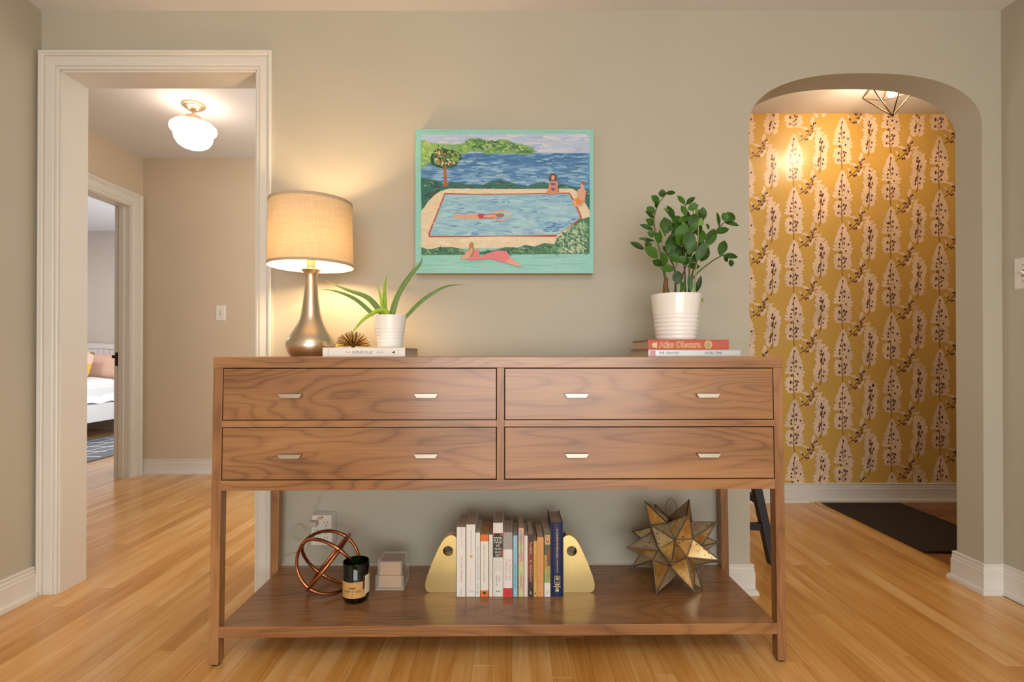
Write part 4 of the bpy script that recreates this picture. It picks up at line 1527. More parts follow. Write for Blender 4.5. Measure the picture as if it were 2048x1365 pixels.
def band(b, name, mat_, w, z0, z1, x0=None, x1=None, d=0.0):
    hw_ = w / 2
    return M().box(-hw_ if x0 is None else x0, hw_ if x1 is None else x1, -0.0004 - d, 0.0003, z0, z1).build(name, mat_, b, angle=0)


WB = rgb('#e6e2da')
b, w, h = book('tall white paperback with pink script, leftmost in the book row', 913.6, 931.3, 1055, WB, 0.135)
lettering('title', 'CARRIE LITTLE', 0.055, 0.006, ink('#b8b4b0'), b, (0.001, -0.0003, h - 0.034), 'down')
lettering('title', 'The Code Whisperer', 0.084, 0.010, ink('#cf7f8c'), b, (0.001, -0.0003, 0.088), 'down')
scribble(b, 'publisher', '#c2beb8', 0.001, 0.006, 0.024, 0.010, 1)
b, w, h = book('tall white book with an orange flower halfway up its spine', 932.6, 950.8, 1049.8, WB, 0.135)
lettering('author', 'Hannah Tunbury Rose', 0.072, 0.0055, ink('#77736e'), b, (0.001, -0.0003, h - 0.058), 'down')
lettering('title', 'The Summer Place', 0.060, 0.005, ink('#dcb3a0'), b, (0.0, -0.0003, 0.066), 'down')
fl = M()
for k in range(7):
    a = 2 * PI * k / 7
    fl.prism([(0.0015 + 0.0058 * math.cos(a + q) * r_, 0.131 + 0.0058 * math.sin(a + q) * r_) for q, r_ in ((-.4, .35), (-.25, .8), (0, 1), (.25, .8), (.4, .35))], -0.0004, -0.0001)
fl.build('flower_emblem', ink('#e6a93a'), b, angle=0)
M().prism([(0.0015 + 0.003 * math.cos(k * PI / 6), 0.131 + 0.003 * math.sin(k * PI / 6)) for k in range(12)], -0.0006, -0.0002).build('flower_centre', ink('#d98a26'), b, angle=0)
lettering('publisher', '(=)', 0.010, 0.007, ink('#6a6661'), b, (0.001, -0.0003, 0.017))
b, w, h = book('thin pale grey green paperback with spaced pink capitals down the spine', 951.3, 960.3, 1066, rgb('#dbe0d8'), 0.135)
lettering('title', 'POSITIVE PARENTING', 0.108, 0.0055, ink('#c39aa8'), b, (0, -0.0003, 0.108), 'down')
scribble(b, 'author', '#a8b0a8', 0, 0.024, 0.044, 0.006, 2)
lettering('publisher', 'G', 0.005, 0.006, ink('#5a5a58'), b, (0, -0.0003, 0.0145), 'down')
b, w, h = book('white paperback with an orange band at the top and foot of its spine', 960.8, 977.2, 1069.6, rgb('#e4dfd2'), 0.135, pages=plain('tan_page_edges', '#c98f5e', 0.8, var=0.1))
ORG = ink('#e0742c')
band(b, 'spine_band', ORG, w, h - 0.0222, h)
band(b, 'spine_band', ORG, w, 0, 0.0205)
scribble(b, 'title', '#b9b4a4', 0, 0.046, h - 0.03, 0.006, 3)
M().prism([(0.0045 * math.cos(k * PI / 8), 0.0125 + 0.0045 * math.sin(k * PI / 8)) for k in range(16)], -0.0008, -0.0004).build('publisher_mark', ink('#2c2a28'), b, angle=0)
b, w, h = book('very thin plain white paperback left of the tall FOOD book', 978.2, 985.6, 1070, rgb('#e2dcd4'), 0.13, pages=plain('tan_page_edges_thin', '#bf8660', 0.8, var=0.1))
scribble(b, 'title', '#bdb6ae', 0, 0.06, h - 0.02, 0.003, 4)
b, w, h = book('tall white hardcover with FOOD lettered on a dark picture panel', 986.2, 1006.0, 1046.7, rgb('#e2e0d6'), 0.14, True)
pan = band(b, 'picture_panel', plain('food_panel', '#33352a', 0.6, var=0.7, scale=120), w * 0.98, h - 0.1115, h - 0.0335)
for txt, zz_, ln, ht in (('FOOD', 0.0555, 0.0285, 0.021), ('WHAT', 0.0735, 0.0155, 0.0075), ('THE HECK', 0.084, 0.026, 0.0075), ('SHOULD', 0.0945, 0.0225, 0.0075), ('I EAT?', 0.105, 0.018, 0.0075)):
    lettering('title', txt, ln * 0.94, ht, ink('#efe9dc'), b, (0, -0.0008, h - zz_))
rb_ = M()
rb_.box(-0.0155, -0.010, -0.0007, -0.0004, h - 0.040, h - 0.034).box(0.007, 0.0155, -0.0007, -0.0004, h - 0.042, h - 0.034)
for k in range(5):
    rb_.box(-0.012 + k * 0.0055, -0.010 + k * 0.0055, -0.0007, -0.0004, h - 0.0695, h - 0.0675)
rb_.box(0.011, 0.0155, -0.0007, -0.0004, h - 0.109, h - 0.088)
rb_.build('red_tomatoes', ink('#c04030'), b, angle=0)
for k in range(6):
    lettering('subtitle', ['THE', 'NO-NONSENSE', 'GUIDE TO', 'ACHIEVING', 'OPTIMAL WEIGHT', 'AND HEALTH'][k], [0.006, 0.021, 0.014, 0.017, 0.025, 0.024][k], 0.003, ink('#a8ac9c'), b, (0, -0.0003, h - 0.120 - k * 0.0066))
lettering('author', 'Mark', 0.016, 0.0052, ink('#6e6e68'), b, (0.004, -0.0003, 0.057), 'down')
lettering('author', 'Hyman, MD', 0.034, 0.0052, ink('#6e6e68'), b, (-0.0045, -0.0003, 0.052), 'down')
M().prism([(-0.004 + 0.002 * math.cos(k * PI / 5), 0.018 + 0.002 * math.sin(k * PI / 5)) for k in range(10)], -0.0005, -0.0001).prism([(0.003 + 0.002 * math.cos(k * PI / 5), 0.018 + 0.002 * math.sin(k * PI / 5)) for k in range(10)], -0.0005, -0.0001).build('publisher_mark', ink('#4a4a46'), b, angle=0)
b, w, h = book('white book with a grey top and red foot, lettered A YEAR OF MIRACLES', 1006.4, 1025.0, 1066.5, rgb('#e6e0da'), 0.14, True)
band(b, 'spine_band', plain('grey_band', '#a39d98', 0.4, var=0.06), w * 0.985, h - 0.053, h - 0.001)
band(b, 'spine_band', ink('#d0363c'), w * 0.985, 0.0, 0.0275)
lettering('title', 'A YEAR OF', 0.068, 0.0072, ink('#cf9fa6'), b, (0.0052, -0.0003, 0.087), 'down')
lettering('title', 'MIRACLES', 0.068, 0.0072, ink('#cf9fa6'), b, (-0.0052, -0.0003, 0.087), 'down')
lettering('publisher_mark', 'e', 0.006, 0.006, ink('#7c2328'), b, (0, -0.0008, 0.0135), 'down')
b, w, h = book('thin light blue paperback in the book row', 1026.2, 1035.2, 1071.8, rgb('#8fbdcf'), 0.13)
scribble(b, 'title', '#b5d4dc', 0, h - 0.05, h - 0.006, 0.005, 5)
scribble(b, 'author', '#5f8fa4', 0, 0.03, 0.105, 0.004, 6)
lettering('publisher', 'M', 0.005, 0.005, ink('#d2e2e6'), b, (0, -0.0003, 0.013), 'down')


def tie_dye():
    m_, nt, bb = new_mat('pastel_tie_dye')
    tc = N(nt, 'ShaderNodeTexCoord')
    mp = N(nt, 'ShaderNodeMapping')
    mp.inputs['Scale'].default_value = (20, 20, 11)
    no = N(nt, 'ShaderNodeTexNoise')
    no.inputs['Scale'].default_value = 1.6
    no.inputs['Detail'].default_value = 3
    nt.links.new(tc.outputs['Object'], mp.inputs[0])
    nt.links.new(mp.outputs[0], no.inputs['Vector'])
    rp = ramp(nt, [(0.28, '#9cc4ae'), (0.38, '#c4cd8c'), (0.47, '#cfc98a'), (0.52, '#dba69a'), (0.58, '#d29aac'), (0.66, '#b2c2b2'), (0.75, '#c0a8c2')])
    rp.color_ramp.interpolation = 'LINEAR'
    nt.links.new(no.outputs[0], rp.inputs[0])
    nt.links.new(rp.outputs[0], bb.inputs['Base Color'])
    bb.inputs['Roughness'].default_value = 0.5
    return m_


b, w, h = book('pastel tie-dye paperback standing tall between the blue and white spines', 1036.6, 1047.6, 1056.8, tie_dye(), 0.135)
scribble(b, 'title', '#6d8f80', 0, 0.115, h - 0.008, 0.006, 7)
scribble(b, 'author', '#7a7f7a', 0, 0.03, 0.08, 0.005, 8)
lettering('publisher', 'o', 0.004, 0.004, ink('#efe6e6'), b, (0, -0.0003, 0.013), 'down')
b, w, h = book('thin blank off-white paperback left of the brown starry spine', 1048.2, 1055.4, 1072, rgb('#ded6cf'), 0.125)


def starry():
    m_, nt, bb = new_mat('brown_starry_cover')
    tc = N(nt, 'ShaderNodeTexCoord')
    sx = N(nt, 'ShaderNodeSeparateXYZ')
    nt.links.new(tc.outputs['Object'], sx.inputs[0])
    mr = N(nt, 'ShaderNodeMapRange')
    mr.inputs['From Min'].default_value, mr.inputs['From Max'].default_value = 0.0, 0.2
    nt.links.new(sx.outputs[2], mr.inputs[0])
    rp = ramp(nt, [(0.15, '#3a2420'), (0.45, '#8a4630'), (0.8, '#7a3528'), (0.97, '#38221f')])
    nt.links.new(mr.outputs[0], rp.inputs[0])
    vo = N(nt, 'ShaderNodeTexVoronoi')
    vo.inputs['Scale'].default_value = 260
    nt.links.new(tc.outputs['Object'], vo.inputs['Vector'])
    st = N(nt, 'ShaderNodeMath', operation='LESS_THAN')
    st.inputs[1].default_value = 0.13
    nt.links.new(vo.outputs['Distance'], st.inputs[0])
    mx = N(nt, 'ShaderNodeMix', data_type='RGBA')
    mx.inputs[7].default_value = (0.75, 0.6, 0.5, 1)
    nt.links.new(st.outputs[0], mx.inputs[0])
    nt.links.new(rp.outputs[0], mx.inputs[6])
    nt.links.new(mx.outputs[2], bb.inputs['Base Color'])
    bb.inputs['Roughness'].default_value = 0.45
    return m_


b, w, h = book('dark brown starry paperback lettered MAGIC in cream', 1055.6, 1066.8, 1069, starry(), 0.135)
lettering('title', 'The MAGIC', 0.040, 0.0072, ink('#d8c4ae'), b, (0, -0.0003, h - 0.046), 'down')
lettering('author', 'Rhonda Byrne', 0.052, 0.0062, ink('#d8c4ae'), b, (0, -0.0003, 0.076), 'down')
M().prism([(0, 0.112), (-0.003, 0.116), (-0.0015, 0.118), (0, 0.1165), (0.0015, 0.118), (0.003, 0.116)], -0.0004, 0).build('heart_emblem', ink('#d8c4ae'), b, angle=0)
lettering('publisher', 'A', 0.007, 0.010, ink('#e6ded4'), b, (0, -0.0003, 0.013))
b, w, h = book('short thin yellow paperback, the lowest book in the row', 1067.0, 1073.8, 1083, rgb('#cfa94a'), 0.13)
lettering('title', 'THE FOUR AGREEMENTS', 0.09, 0.004, ink('#a8893c'), b, (0, -0.0003, 0.095), 'down')
M().box(-0.002, 0.002, -0.0004, 0, 0.008, 0.013).build('publisher_mark', ink('#4a3a5a'), b, angle=0)
b, w, h = book('peach orange paperback beside the short yellow one', 1074.2, 1087.4, 1075.5, plain('peach_cover', '#d89a60', 0.5, var=0.12, scale=30), 0.13)
scribble(b, 'title', '#c68a58', 0, 0.06, h - 0.02, 0.006, 9)
lettering('publisher', 'r', 0.004, 0.007, ink('#8a5a34'), b, (0, -0.0003, 0.013))
b, w, h = book('green and white paperback with a small portrait and red letters MIRACLES NOW', 1088.4, 1100.6, 1064, rgb('#e2ded8'), 0.13)
band(b, 'spine_band', plain('green_band', '#9ab06a', 0.5, var=0.12), w, 0.045, 0.10)
band(b, 'spine_band', plain('olive_band', '#5c6044', 0.5, var=0.12), w, 0.10, h)
band(b, 'spine_band', ink('#c9a558'), w, 0.082, 0.134, -w / 2, -w * 0.08, 0.0002)
band(b, 'portrait_patch', ink('#cfa878'), w, h - 0.042, h - 0.011, -w * 0.42, w * 0.46, 0.0002)
M().prism([(0.0005 + 0.0048 * math.cos(k * PI / 6), h - 0.026 + 0.0105 * math.sin(k * PI / 6)) for k in range(12)], -0.0011, -0.0006).build('portrait_hair', ink('#8a5a38'), b, angle=0)
M().prism([(0.0005 + 0.003 * math.cos(k * PI / 6), h - 0.024 + 0.0058 * math.sin(k * PI / 6)) for k in range(12)], -0.0015, -0.0011).build('portrait_face', ink('#e2bda0'), b, angle=0)
lettering('title', 'MIRACLES NOW', 0.092, 0.0085, ink('#cf4030'), b, (0.0035, -0.0009, 0.105), 'down')
lettering('author', 'Gabrielle', 0.04, 0.005, ink('#5c5030'), b, (-0.0045, -0.0009, 0.11), 'down')
lettering('publisher', 'HH', 0.007, 0.006, ink('#c04058'), b, (0, -0.0003, 0.014), 'down')
b, w, h = book('thick navy blue hardcover with gold lettering, rightmost in the book row', 1100.8, 1126.2, 1047.3, plain('navy_cover', '#1b2550', 0.4, var=0.06), 0.145, True)
GOLD = plain('gold_foil', '#d9c58a', 0.4, 0.3)
lettering('title', 'A COURSE IN MIRACLES', 0.094, 0.0062, GOLD, b, (0.0015, -0.0003, h - 0.0655), 'down')
lettering('author', 'COMBINED VOLUME', 0.045, 0.0036, GOLD, b, (0.0015, -0.0003, h - 0.138), 'down')
g = M()
g.box(-0.0075, 0.0105, -0.0004, 0, 0.0365, 0.0405).box(-0.0075, 0.0105, -0.0004, 0, 0.0655, 0.0675).box(-0.0075, -0.0058, -0.0004, 0, 0.0365, 0.0675).box(0.0088, 0.0105, -0.0004, 0, 0.0365, 0.0675)
g.box(-0.0105, 0.0125, -0.0004, 0, 0.0315, 0.034).box(-0.002, 0.004, -0.0004, 0, 0.0275, 0.030).box(-0.005, 0.007, -0.0004, 0, 0.0235, 0.026).box(-0.0045, 0.0065, -0.0004, 0, 0.0165, 0.0225)
g.prism([(0.0015 + 0.0045 * math.cos(k * PI / 8), 0.0585 + 0.0045 * math.sin(k * PI / 8)) for k in range(16)], -0.0004, 0)
for k in range(7):
    g.box(0.0012 + (k - 3) * 0.0018, 0.0017 + (k - 3) * 0.0018, -0.0004, 0, 0.041, 0.052 - abs(k - 3) * 0.0018)
g.build('emblem', GOLD, b, angle=0)
for c in b.children:
    if c.name.startswith(('title', 'author', 'emblem')):
        c.location.y += 0.0

# ------------------------------------------------------------------ moravian star
SQ = Quaternion((-0.7480583, 0.10608406, -0.45663485, 0.46972286)).normalized()
STC, STR, STH = Vector((0.54757, 1.74989, 0.25200)), 0.1650, 0.0885
star = thing('star_lantern', 'many-pointed star lantern of antiqued mirror glass on the low shelf', 'lantern', (STC.x, STC.y, SZ))


def mirror_mat():
    m_, nt, b_ = new_mat('antiqued_mirror')
    L = nt.links
    tc = N(nt, 'ShaderNodeTexCoord')
    n1 = N(nt, 'ShaderNodeTexNoise')
    n1.inputs['Scale'].default_value = 22
    n1.inputs['Detail'].default_value = 5
    L.new(tc.outputs['Object'], n1.inputs['Vector'])
    r1 = ramp(nt, [(0.4, '#a97c40'), (0.65, '#c39a58'), (0.85, '#d9c796'), (1.0, '#cfc6a2')])
    oi = N(nt, 'ShaderNodeObjectInfo')
    rs = N(nt, 'ShaderNodeMath', operation='MULTIPLY_ADD')
    rs.inputs[1].default_value = 0.7
    L.new(oi.outputs['Random'], rs.inputs[0])
    L.new(n1.outputs[0], rs.inputs[2])
    L.new(rs.outputs[0], r1.inputs[0])
    n2 = N(nt, 'ShaderNodeTexNoise')
    n2.inputs['Scale'].default_value = 130
    n2.inputs['Detail'].default_value = 3
    L.new(tc.outputs['Object'], n2.inputs['Vector'])
    r2_ = ramp(nt, [(0.62, (0, 0, 0, 1)), (0.7, (1, 1, 1, 1))])
    L.new(n2.outputs[0], r2_.inputs[0])
    mx = N(nt, 'ShaderNodeMix', data_type='RGBA')
    mx.inputs[7].default_value = lin('#4a3820')
    L.new(r2_.outputs[0], mx.inputs[0])
    L.new(r1.outputs[0], mx.inputs[6])
    L.new(mx.outputs[2], b_.inputs['Base Color'])
    b_.inputs['Metallic'].default_value = 0.75
    r3 = ramp(nt, [(0.4, (0.26, 0.26, 0.26, 1)), (0.7, (0.48, 0.48, 0.48, 1))])
    L.new(n1.outputs[0], r3.inputs[0])
    L.new(r3.outputs[0], b_.inputs['Roughness'])
    bp = N(nt, 'ShaderNodeBump')
    bp.inputs['Strength'].default_value = 0.25
    bp.inputs['Distance'].default_value = 0.002
    L.new(n1.outputs[0], bp.inputs['Height'])
    L.new(bp.outputs[0], b_.inputs['Normal'])
    return m_


MIRROR = mirror_mat()
LEAD = plain('lead_came', '#6a5f52', 0.4, 0.6, var=0.2)
q2 = 1 + 2 ** 0.5
hubv = []
for a in (-1, 1):
    for b_ in (-1, 1):
        for c_ in (-1, 1):
            hubv += [Vector((a, b_, c_ * q2)), Vector((a, b_ * q2, c_)), Vector((a * q2, b_, c_))]
cenz = STC.z - SZ
hub3 = [SQ @ (v / math.sqrt(2 + q2 * q2) * STH) + Vector((0, 0, cenz)) for v in hubv]
dirs = []
for i in range(3):
    for a in (-1, 1):
        v = Vector((0, 0, 0))
        v[i] = a
        dirs.append(v.copy())
        for c_ in (-1, 1):
            w_ = v.copy()
            w_[(i + 1) % 3] = c_
            dirs.append(w_.normalized())
edge = 2 / math.sqrt(2 + q2 * q2) * STH
came = M()
done = set()


def panel(pts):
    n_ = (pts[1] - pts[0]).cross(pts[2] - pts[0]).normalized()
    c = sum(pts, Vector()) / 3
    if n_.dot(c - Vector((0, 0, cenz))) < 0:
        pts = pts[::-1]
        n_ = -n_
    M().add([p for p in pts] + [p - n_ * 0.0012 for p in pts], [(0, 1, 2), (5, 4, 3), (0, 3, 4, 1), (1, 4, 5, 2), (2, 5, 3, 0)]).build('glass_panel', MIRROR, star, angle=0, fix=False)


def cedge(i, j):
    if (i, j) not in done and (j, i) not in done:
        done.add((i, j))
        came.tube([hub3[i], hub3[j]], 0.0019, 6)


for d in dirs:
    near = sorted(range(24), key=lambda i: -hubv[i].normalized().dot(d))[:4]
    base = [near[0]]
    rest = near[1:]
    while rest:
        k = min(rest, key=lambda i: (hub3[i] - hub3[base[-1]]).length)
        base.append(k)
        rest.remove(k)
    tip = SQ @ (d * STR) + Vector((0, 0, cenz))
    for i in range(4):
        panel([tip, hub3[base[i]], hub3[base[(i + 1) % 4]]])
        came.tube([hub3[base[i]], tip], [0.0027, 0.0023], 6)
        cedge(base[i], base[(i + 1) % 4])
    came.ball(tip, 0.0038, 8, 6)
for a in (-1, 1):
    for b_ in (-1, 1):
        for c_ in (-1, 1):
            d = Vector((a, b_, c_)).normalized()
            tr = sorted(range(24), key=lambda i: -hubv[i].normalized().dot(d))[:3]
            panel([hub3[i] for i in tr])
for v in hub3:
    came.ball(v, 0.0026, 8, 6)
came.build('lead_came', LEAD, star, angle=60)
hk = at(1342, 1042, STC.y - 0.01) - Vector((STC.x, STC.y, SZ))
lp_ = [hk + Vector((0.019 * math.sin(t * PI / 12), 0, 0.030 - 0.036 * math.cos(t * PI / 12) + 0.004)) for t in range(24)]
M().tube(lp_, 0.0009, 6, closed=True).build('hanging_loop', BLACKW, star)
M().ball(hk + Vector((0, 0, -0.004)), 0.008, 10, 6, sc_=(1, 1, 0.6)).build('loop_knot', BLACKW, star)
zmin = min(v.co.z for c in star.children for v in c.data.vertices)
star.location.z += -zmin

# ------------------------------------------------------------------ outlet adapter, switches
OXc = (-0.748 - 0.668) / 2
oa = thing('outlet_adapter', 'white six-outlet wall adapter low on the wall behind the copper rings', 'outlet', (OXc, YW, 0.192))
hw = 0.0405
M().hexa([(-hw, -0.036, 0), (hw, -0.036, 0), (hw + 0.006, -0.0005, -0.002), (-hw - 0.006, -0.0005, -0.002), (-hw + 0.004, -0.036, 0.112), (hw - 0.004, -0.036, 0.112), (hw + 0.004, -0.0005, 0.119), (-hw - 0.004, -0.0005, 0.119)]).build('body', WHITEPLASTIC, oa, angle=0, bevel=0.004)
sl = M()
for zc in (0.025, 0.054, 0.082):
    for xc in (-0.02, 0.018):
        sl.box(xc - 0.006, xc - 0.0045, -0.0366, -0.0355, zc, zc + 0.008).box(xc + 0.0045, xc + 0.006, -0.0366, -0.0355, zc, zc + 0.008)
        sl.box(xc - 0.0018, xc + 0.0018, -0.0366, -0.0355, zc - 0.010, zc - 0.0065)
sl.build('socket_slots', BLACK, oa, angle=0)
M().box(-0.017, 0.003, -0.0368, -0.0355, 0.0975, 0.101).box(-0.012, 0.007, -0.0368, -0.0355, 0.103, 0.1075).build('sticker', ink('#d09a3a'), oa, angle=0)
M().box(-0.0005, 0.006, -0.0371, -0.0355, 0.1045, 0.1072).build('sticker_print', BLACK, oa, angle=0)
pl = M().box(-0.037, -0.010, -0.062, -0.0372, 0.076, 0.095).build('plug', plain('clear_plug', '#bfb9ac', 0.3), oa, angle=0, bevel=0.003)
lamp_loc = Vector((-0.672, 1.72, CTOP))
base_o = Vector((OXc, YW, 0.192))
tgt = base_o + Vector((-0.036, -0.05, 0.085))
cw = [lamp_loc + Vector((-0.02, 0.072, 0.004)), lamp_loc + Vector((0.01, 0.15, 0.004)), lamp_loc + Vector((0.02, 0.205, 0.003)), lamp_loc + Vector((0.02, 0.2235, -0.03)), Vector((-0.69, 1.9435, 0.6)), Vector((-0.718, 1.9435, 0.40)), Vector((-0.745, 1.935, 0.31)), tgt]
cord = M().tube(smooth_path([p - lamp_loc for p in cw], 8), 0.0018, 6).build('cord', CORD, lp)
cw2 = [base_o + Vector((-0.03, -0.063, 0.082)), base_o + Vector((-0.055, -0.07, 0.03)), base_o + Vector((-0.10, -0.05, 0.02)), base_o + Vector((-0.115, -0.03, 0.045)), base_o + Vector((-0.085, -0.02, 0.07)), base_o + Vector((-0.055, -0.04, 0.03)), base_o + Vector((-0.06, -0.05, -0.02)), base_o + Vector((-0.12, -0.012, -0.04)), base_o + Vector((-0.16, -0.010, -0.05))]
o = M().tube(smooth_path(cw2, 8), 0.0016, 6).build('spare_cord', CORD, oa)
o.matrix_parent_inverse = Matrix.Translation(-base_o)


def switch(label, loc, rotz):
    s = thing('light_switch', label, 'light switch', loc, rotz, 'toggle switches')
    M().hexa([(-0.036, -0.001, -0.0575), (0.036, -0.001, -0.0575), (0.036, 0, -0.0575), (-0.036, 0, -0.0575), (-0.036, -0.001, 0.0575), (0.036, -0.001, 0.0575), (0.036, 0, 0.0575), (-0.036, 0, 0.0575)]).hexa(
        [(-0.032, -0.005, -0.0535), (0.032, -0.005, -0.0535), (0.036, -0.001, -0.0575), (-0.036, -0.001, -0.0575), (-0.032, -0.005, 0.0535), (0.032, -0.005, 0.0535), (0.036, -0.001, 0.0575), (-0.036, -0.001, 0.0575)]).build('plate', WHITEPLASTIC, s, angle=0)
    M().box(-0.006, 0.006, -0.0056, -0.0048, -0.0125, 0.0125).build('toggle_slot', plain('toggle_slot', '#8d7c66', 0.6), s, angle=0)
    M().hexa([(-0.0045, -0.017, 0.004), (0.0045, -0.017, 0.004), (0.0048, -0.0055, -0.006), (-0.0048, -0.0055, -0.006), (-0.004, -0.018, 0.010), (0.004, -0.018, 0.010), (0.0048, -0.0055, 0.006), (-0.0048, -0.0055, 0.006)]).build('toggle', WHITEPLASTIC, s, angle=0)
    for z in (-0.03, 0.03):
        M().lathe([(0, -0.0004), (0.0032, -0.0004), (0.0032, 0.0008), (0, 0.0012)], 10, mat=Matrix.Translation((0, -0.005, z)) @ Matrix.Rotation(PI / 2, 4, 'X')).build('screw', NICKEL, s)
    return s


swp = at(441.5, 626.5, HY)
switch('white toggle light switch on the hall wall seen through the doorway', (swp.x, HY, swp.z), 0)
switch('white toggle light switch on the right-hand wall, cut by the frame edge', (XR, 1.865, 1.198), -PI / 2 if False else PI / 2 * -1)

# ------------------------------------------------------------------ hall ceiling light
hlx, hly = -1.89, 3.045
hl = thing('ceiling_light', 'lit white schoolhouse glass ceiling light in the hall beyond the doorway', 'ceiling light', (hlx, hly, HALL_C))
FIX = plain('brushed_fixture', '#cdb698', 0.35, 0.8, var=0.04)
M().lathe([(0.0000, 0.0000), (0.0635, 0.0000), (0.0635, -0.0097), (0.0600, -0.0135), (0.0539, -0.0154), (0.0505, -0.0212), (0.0348, -0.0280), (0.0296, -0.0347), (0.0122, -0.0386), (0.0000, -0.0386)], 40).build('canopy', FIX, hl, angle=40)
M().lathe([(0.0000, -0.0367), (0.0078, -0.0367), (0.0078, -0.0531), (0.0139, -0.0560), (0.0148, -0.0637), (0.0087, -0.0675), (0.0000, -0.0675)], 20).build('stem', FIX, hl)
M().lathe([(0.0000, -0.0656), (0.0261, -0.0666), (0.0400, -0.0724), (0.0418, -0.0830), (0.0505, -0.0868), (0.0531, -0.1023), (0.0435, -0.1042), (0.0000, -0.1042)], 40).build('glass_holder', FIX, hl, angle=40)
M().lathe([(0.0435, -0.0965), (0.0539, -0.1042), (0.0800, -0.1090), (0.1061, -0.1197), (0.1209, -0.1341), (0.1244, -0.1486), (0.1201, -0.1602), (0.1096, -0.1689), (0.1035, -0.1727), (0.1035, -0.1872), (0.0974, -0.2142), (0.0827, -0.2374), (0.0609, -0.2528), (0.0391, -0.2586), (0.0374, -0.2615), (0.0000, -0.2634)], 56).build('globe', glow('lit_opal_glass', '#ffe8d0', 8.0), hl, angle=50)

# ------------------------------------------------------------------ entry pendant
pdx, pdy = 1.972, 2.66
pd = thing('pendant_light', 'lit geometric wire cage ceiling light in the entry beyond the archway', 'ceiling light', (pdx, pdy, HALL_C))
WIRE = plain('bronze_wire', '#5d4526', 0.35, 0.8, var=0.1)
pm = M()
tipz, gz, gr, tz, trr = -0.247, -0.105, 0.132, -0.03, 0.045
gird = [Vector((gr * math.cos(a), gr * math.sin(a), gz)) for a in [math.radians(12 + 60 * k) for k in range(6)]]
topv = [Vector((trr * math.cos(a), trr * math.sin(a), tz)) for a in [math.radians(12 + 60 * k) for k in range(6)]]
for k in range(6):
    pm.tube([gird[k], Vector((0, 0, tipz))], 0.003, 6).tube([gird[k], gird[(k + 1) % 6]], 0.003, 6).tube([gird[k], topv[k]], 0.003, 6).tube([topv[k], topv[(k + 1) % 6]], 0.003, 6)
pm.build('wire_cage', WIRE, pd, angle=60)
M().lathe([(0, 0), (0.055, 0), (0.055, -0.012), (0.046, -0.03), (0.016, -0.034), (0.016, -0.075), (0, -0.075)], 28).build('canopy', WIRE, pd, angle=40)
pb = M().ball((0, 0, -0.125), 0.024, 16, 10)
pb.lathe([(0.012, -0.0752), (0.013, -0.09), (0.019, -0.108)], 14)
pb.build('bulb', glow('entry_bulb', '#ffdcb4', 420.0), pd)

# ------------------------------------------------------------------ entry mat and stool
mt = M().box(1.862, 2.325, 2.335, 3.085, 0.001, 0.009).build('door_mat', plain('dark_mat_pile', '#2c1d10', 0.95, var=0.5, scale=350, bump=0.8), None, angle=0, bevel=0.003)
tag(mt, 'dark brown door mat on the tiled entry floor beyond the archway', 'door mat')
rim = M()
x0, x1, y0, y1 = 1.862, 2.325, 2.335, 3.085
for a in ((x0, x1, y0, y0 + 0.016), (x0, x1, y1 - 0.016, y1), (x0, x0 + 0.016, y0 + 0.016, y1 - 0.016), (x1 - 0.016, x1, y0 + 0.016, y1 - 0.016)):
    rim.box(a[0], a[1], a[2], a[3], 0.009, 0.0105)
rim.build('rubber_border', plain('mat_rubber', '#1d130b', 0.7), mt, angle=0)

st = thing('stool', 'black wooden stool with slanted legs behind the right end of the console', 'stool', (0.86, 2.42, 0))
feet = {(1, -1): (0.262, -0.20), (-1, -1): (-0.262, -0.20), (1, 1): (0.262, 0.20), (-1, 1): (-0.262, 0.20)}
tops = {k: (v[0] * 0.62, v[1] * 0.62) for k, v in feet.items()}
SHT = 0.62


def lerp(k, z):
    t = z / SHT
    return feet[k][0] + (tops[k][0] - feet[k][0]) * t, feet[k][1] + (tops[k][1] - feet[k][1]) * t


for k in feet:
    hx, hy = 0.017, 0.022
    a, b_ = feet[k], tops[k]
    M().hexa([(a[0] - hx, a[1] - hy, 0), (a[0] + hx, a[1] - hy, 0), (a[0] + hx, a[1] + hy, 0), (a[0] - hx, a[1] + hy, 0),
              (b_[0] - hx, b_[1] - hy, SHT), (b_[0] + hx, b_[1] - hy, SHT), (b_[0] + hx, b_[1] + hy, SHT), (b_[0] - hx, b_[1] + hy, SHT)]).build('leg', BLACKW, st, angle=0, bevel=0.003)
for ya, za in ((-1, 0.155), (1, 0.155)):
    l, r = lerp((-1, ya), za), lerp((1, ya), za)
    M().box(l[0], r[0], l[1] - 0.011, l[1] + 0.011, za - 0.015, za + 0.015).build('stretcher', BLACKW, st, angle=0, bevel=0.002)
for xa in (-1, 1):
    l, r = lerp((xa, -1), 0.26), lerp((xa, 1), 0.26)
    M().box(l[0] - 0.011, l[0] + 0.011, l[1], r[1], 0.245, 0.275).build('stretcher', BLACKW, st, angle=0, bevel=0.002)
M().box(-0.19, 0.19, -0.16, 0.16, SHT, SHT + 0.03).build('seat', BLACKW, st, angle=0, bevel=0.008)

